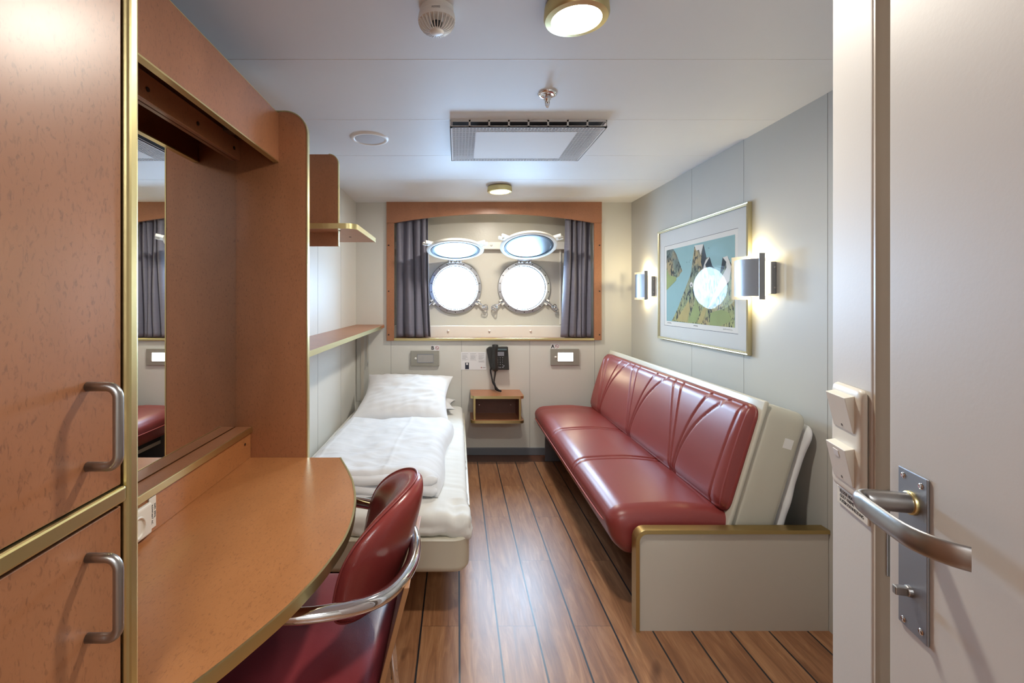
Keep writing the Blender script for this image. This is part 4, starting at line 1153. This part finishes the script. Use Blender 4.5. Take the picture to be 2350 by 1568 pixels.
# floor heating label
fh = thing('heating_label', 'engraved cream FLOOR HEATING label under the light switch', 'label', tuple(oa + da*.045 + Vector((0,0,.99))))
part('plate', obox(NB(), oa, da, na, (0,0,1), (.006, .086), (.0004, .0026), (.990, 1.0145)), 'cream_plastic', fh, bevel=.0004)
for k, s_ in enumerate(('FLOOR HEATING', 'GULV VARME', 'FUSSBODENHEIZUNG')):
    text('engraving', s_, .0064, 'ink', fh, tuple(SP(.078, 1.0075-k*.0066, .0028)), tuple(-da), (0,0,1), .0001)

# door leaf
door_o = Vector((.4916, .528, 0))
dr_ = struct('door_1', obox(NB(), door_o, -ddir, -dn, (0,0,1), (0, .80), (0, .040), (.008, 2.04)), 'column_white', bevel=.003)
dr_['label'] = 'white entry door standing open at the right'
def dp(px, off=0):   # point on the door plane seen at pixel column px
    k = (px-CX)/F; t_ = (door_o.x - k*door_o.y)/(k*ddir.y - ddir.x); p = door_o + ddir*t_
    return p
e0, e1 = dp(2067), dp(2135)
du_ = (e1-e0).normalized(); wE = (e1-e0).length
ztop = CZ-(1068-CY)*e0.y/F; zbot = CZ-(1422-CY)*e0.y/F
es = struct('escutcheon', obox(NB(), e0, du_, dn, (0,0,1), (0, wE), (.0003, .0025), (zbot, ztop)), 'grey_metal', dr_, bevel=.001)
for (u, z) in ((.2*wE, ztop-.008), (.8*wE, ztop-.010), (.2*wE, zbot+.006), (.8*wE, zbot+.010)):
    struct('screw', lathe([(0,.0008),(.0028,.0010),(.0034,.0002)], e0 + du_*u + dn*.0025 + Vector((0,0,z)), dn, 14), 'chrome', es, smooth=True)
cH = dp(2098); zH = CZ-(1155-CY)*cH.y/F
off = .042
neck = [cH + dn*.002, cH + dn*.018, cH + dn*.040]
lev = [cH + dn*o_ + du_*u_ for u_, o_ in ((.005,.0505),(.020,.0545),(.050,.056),(.080,.0555),(.098,.050),(.110,.041),(.117,.031))]
hpts = smooth_path([p + Vector((0,0,zH)) for p in neck + lev], 6)
R_ = []
for i in range(len(hpts)):
    s = i/(len(hpts)-1); R_.append(.0105)
struct('rose', lathe([(.0122,0),(.0122,.0025),(.0112,.0035),(0,.0035)], cH + dn*.0025 + Vector((0,0,zH)), dn, 24), 'brass', dr_, smooth=True)
nq = len(hpts)
dh = struct('door_handle', tube(hpts, R_, 24, squash=[((1, 1) if i/(nq-1) < .22 else (max(.36, 1-.64*(i/(nq-1)-.22)/.22), 1.0)) for i in range(nq)], up=(0,0,1)), 'satin_nickel', dr_, smooth=True, auto=True)
dh['label'] = 'satin metal lever handle'
cT = dp(2095); zT_ = CZ-(1358-CY)*cT.y/F
tb_ = lathe([(.006,0),(.0056,.004),(0,.004)], cT + dn*.0025 + Vector((0,0,zT_)), dn, 18)
obox(tb_, cT + dn*.006 + Vector((0,0,zT_)), du_, dn, (0,0,1), (-.0032,.0032), (0,.011), (-.0045,.0045))
struct('thumb_turn', tb_, 'satin_nickel', dr_, bevel=.001)

# ------------------------------------------------------------------ lights
def area(name, loc, rot, size, power, color, shape='DISK'):
    l = bpy.data.lights.new(name, 'AREA'); l.shape = shape; l.size = size; l.energy = power; l.color = color
    o = bpy.data.objects.new(name, l); COL.objects.link(o); o.location = loc; o.rotation_euler = rot; return o
LC = (1.0, .93, .82)
area('ceiling_lamp_light', (.325, 1.267, ZC-.048), (0,0,0), .12, 6, LC)
area('ceiling_lamp_light', (.30, 3.30, ZC-.048), (0,0,0), .12, 6, LC)
area('entry_fill_light', (.0, -1.0, ZC-.03), (0,0,0), .5, 14, (.93, .98, 1.0))  # unseen fill light added behind the camera to brighten the near end
def point(name, loc, e, c, r=.03):
    l = bpy.data.lights.new(name, 'POINT'); l.energy = e; l.color = c; l.shadow_soft_size = r
    o = bpy.data.objects.new(name, l); COL.objects.link(o); o.location = loc
for y in (2.23, 3.525):
    point('sconce_bulb_light', (1.425, y, 1.500), 1.3, (1.0,.82,.46), .012)
    point('sconce_bulb_light', (1.425, y, 1.285), .5, (1.0,.82,.46), .012)
for i in (0, 1):
    cx, cz = PH[i]
    o = area('daylight_portal', (cx, HY+.16, cz), (math.radians(90), 0, 0), .42, 1, (1,1,1))
    o.data.cycles.is_portal = True; o.rotation_euler = (math.radians(-90), 0, 0)

# world: bright overcast sky over a pale sea
w = bpy.data.worlds.new('World'); SC.world = w; w.use_nodes = True; nt = w.node_tree; bg = nt.nodes['Background']
tc = nt.nodes.new('ShaderNodeTexCoord'); sx_ = nt.nodes.new('ShaderNodeSeparateXYZ'); nt.links.new(tc.outputs['Generated'], sx_.inputs[0])
rm = nt.nodes.new('ShaderNodeValToRGB'); mp = nt.nodes.new('ShaderNodeMath'); mp.operation = 'MULTIPLY_ADD'; mp.inputs[1].default_value = .5; mp.inputs[2].default_value = .5
nt.links.new(sx_.outputs[2], mp.inputs[0]); nt.links.new(mp.outputs[0], rm.inputs[0]); nt.links.new(rm.outputs[0], bg.inputs[0])
e = rm.color_ramp.elements; e[0].position = .40; e[0].color = (.36,.54,.76,1); e[1].position = .50; e[1].color = (.56,.80,1.1,1)
k = e.new(.488); k.color = (.50,.64,.80,1)
k = e.new(.7); k.color = (.62,.83,1.05,1)
bg.inputs[1].default_value = 34

# ------------------------------------------------------------------ camera and view
cam = bpy.data.cameras.new('Camera'); co_ = bpy.data.objects.new('Camera', cam); COL.objects.link(co_)
co_.location = (0, 0, CZ); co_.rotation_euler = (PI/2, 0, 0)
cam.sensor_width = 36; cam.lens = 36*F/2350; cam.shift_x = (1175-CX)/2350; cam.shift_y = -(784-CY)/2350; cam.clip_start = .01
SC.camera = co_
SC.view_settings.view_transform = 'Standard'; SC.view_settings.look = 'None'; SC.view_settings.gamma = 1
SC.view_settings.exposure = 1.25
SC.cycles.max_bounces = 10; SC.cycles.diffuse_bounces = 6; SC.cycles.glossy_bounces = 5; SC.cycles.transparent_max_bounces = 12
SC.cycles.sample_clamp_indirect = 6; SC.cycles.caustics_reflective = False; SC.cycles.caustics_refractive = False
SC.cycles.use_denoising = True
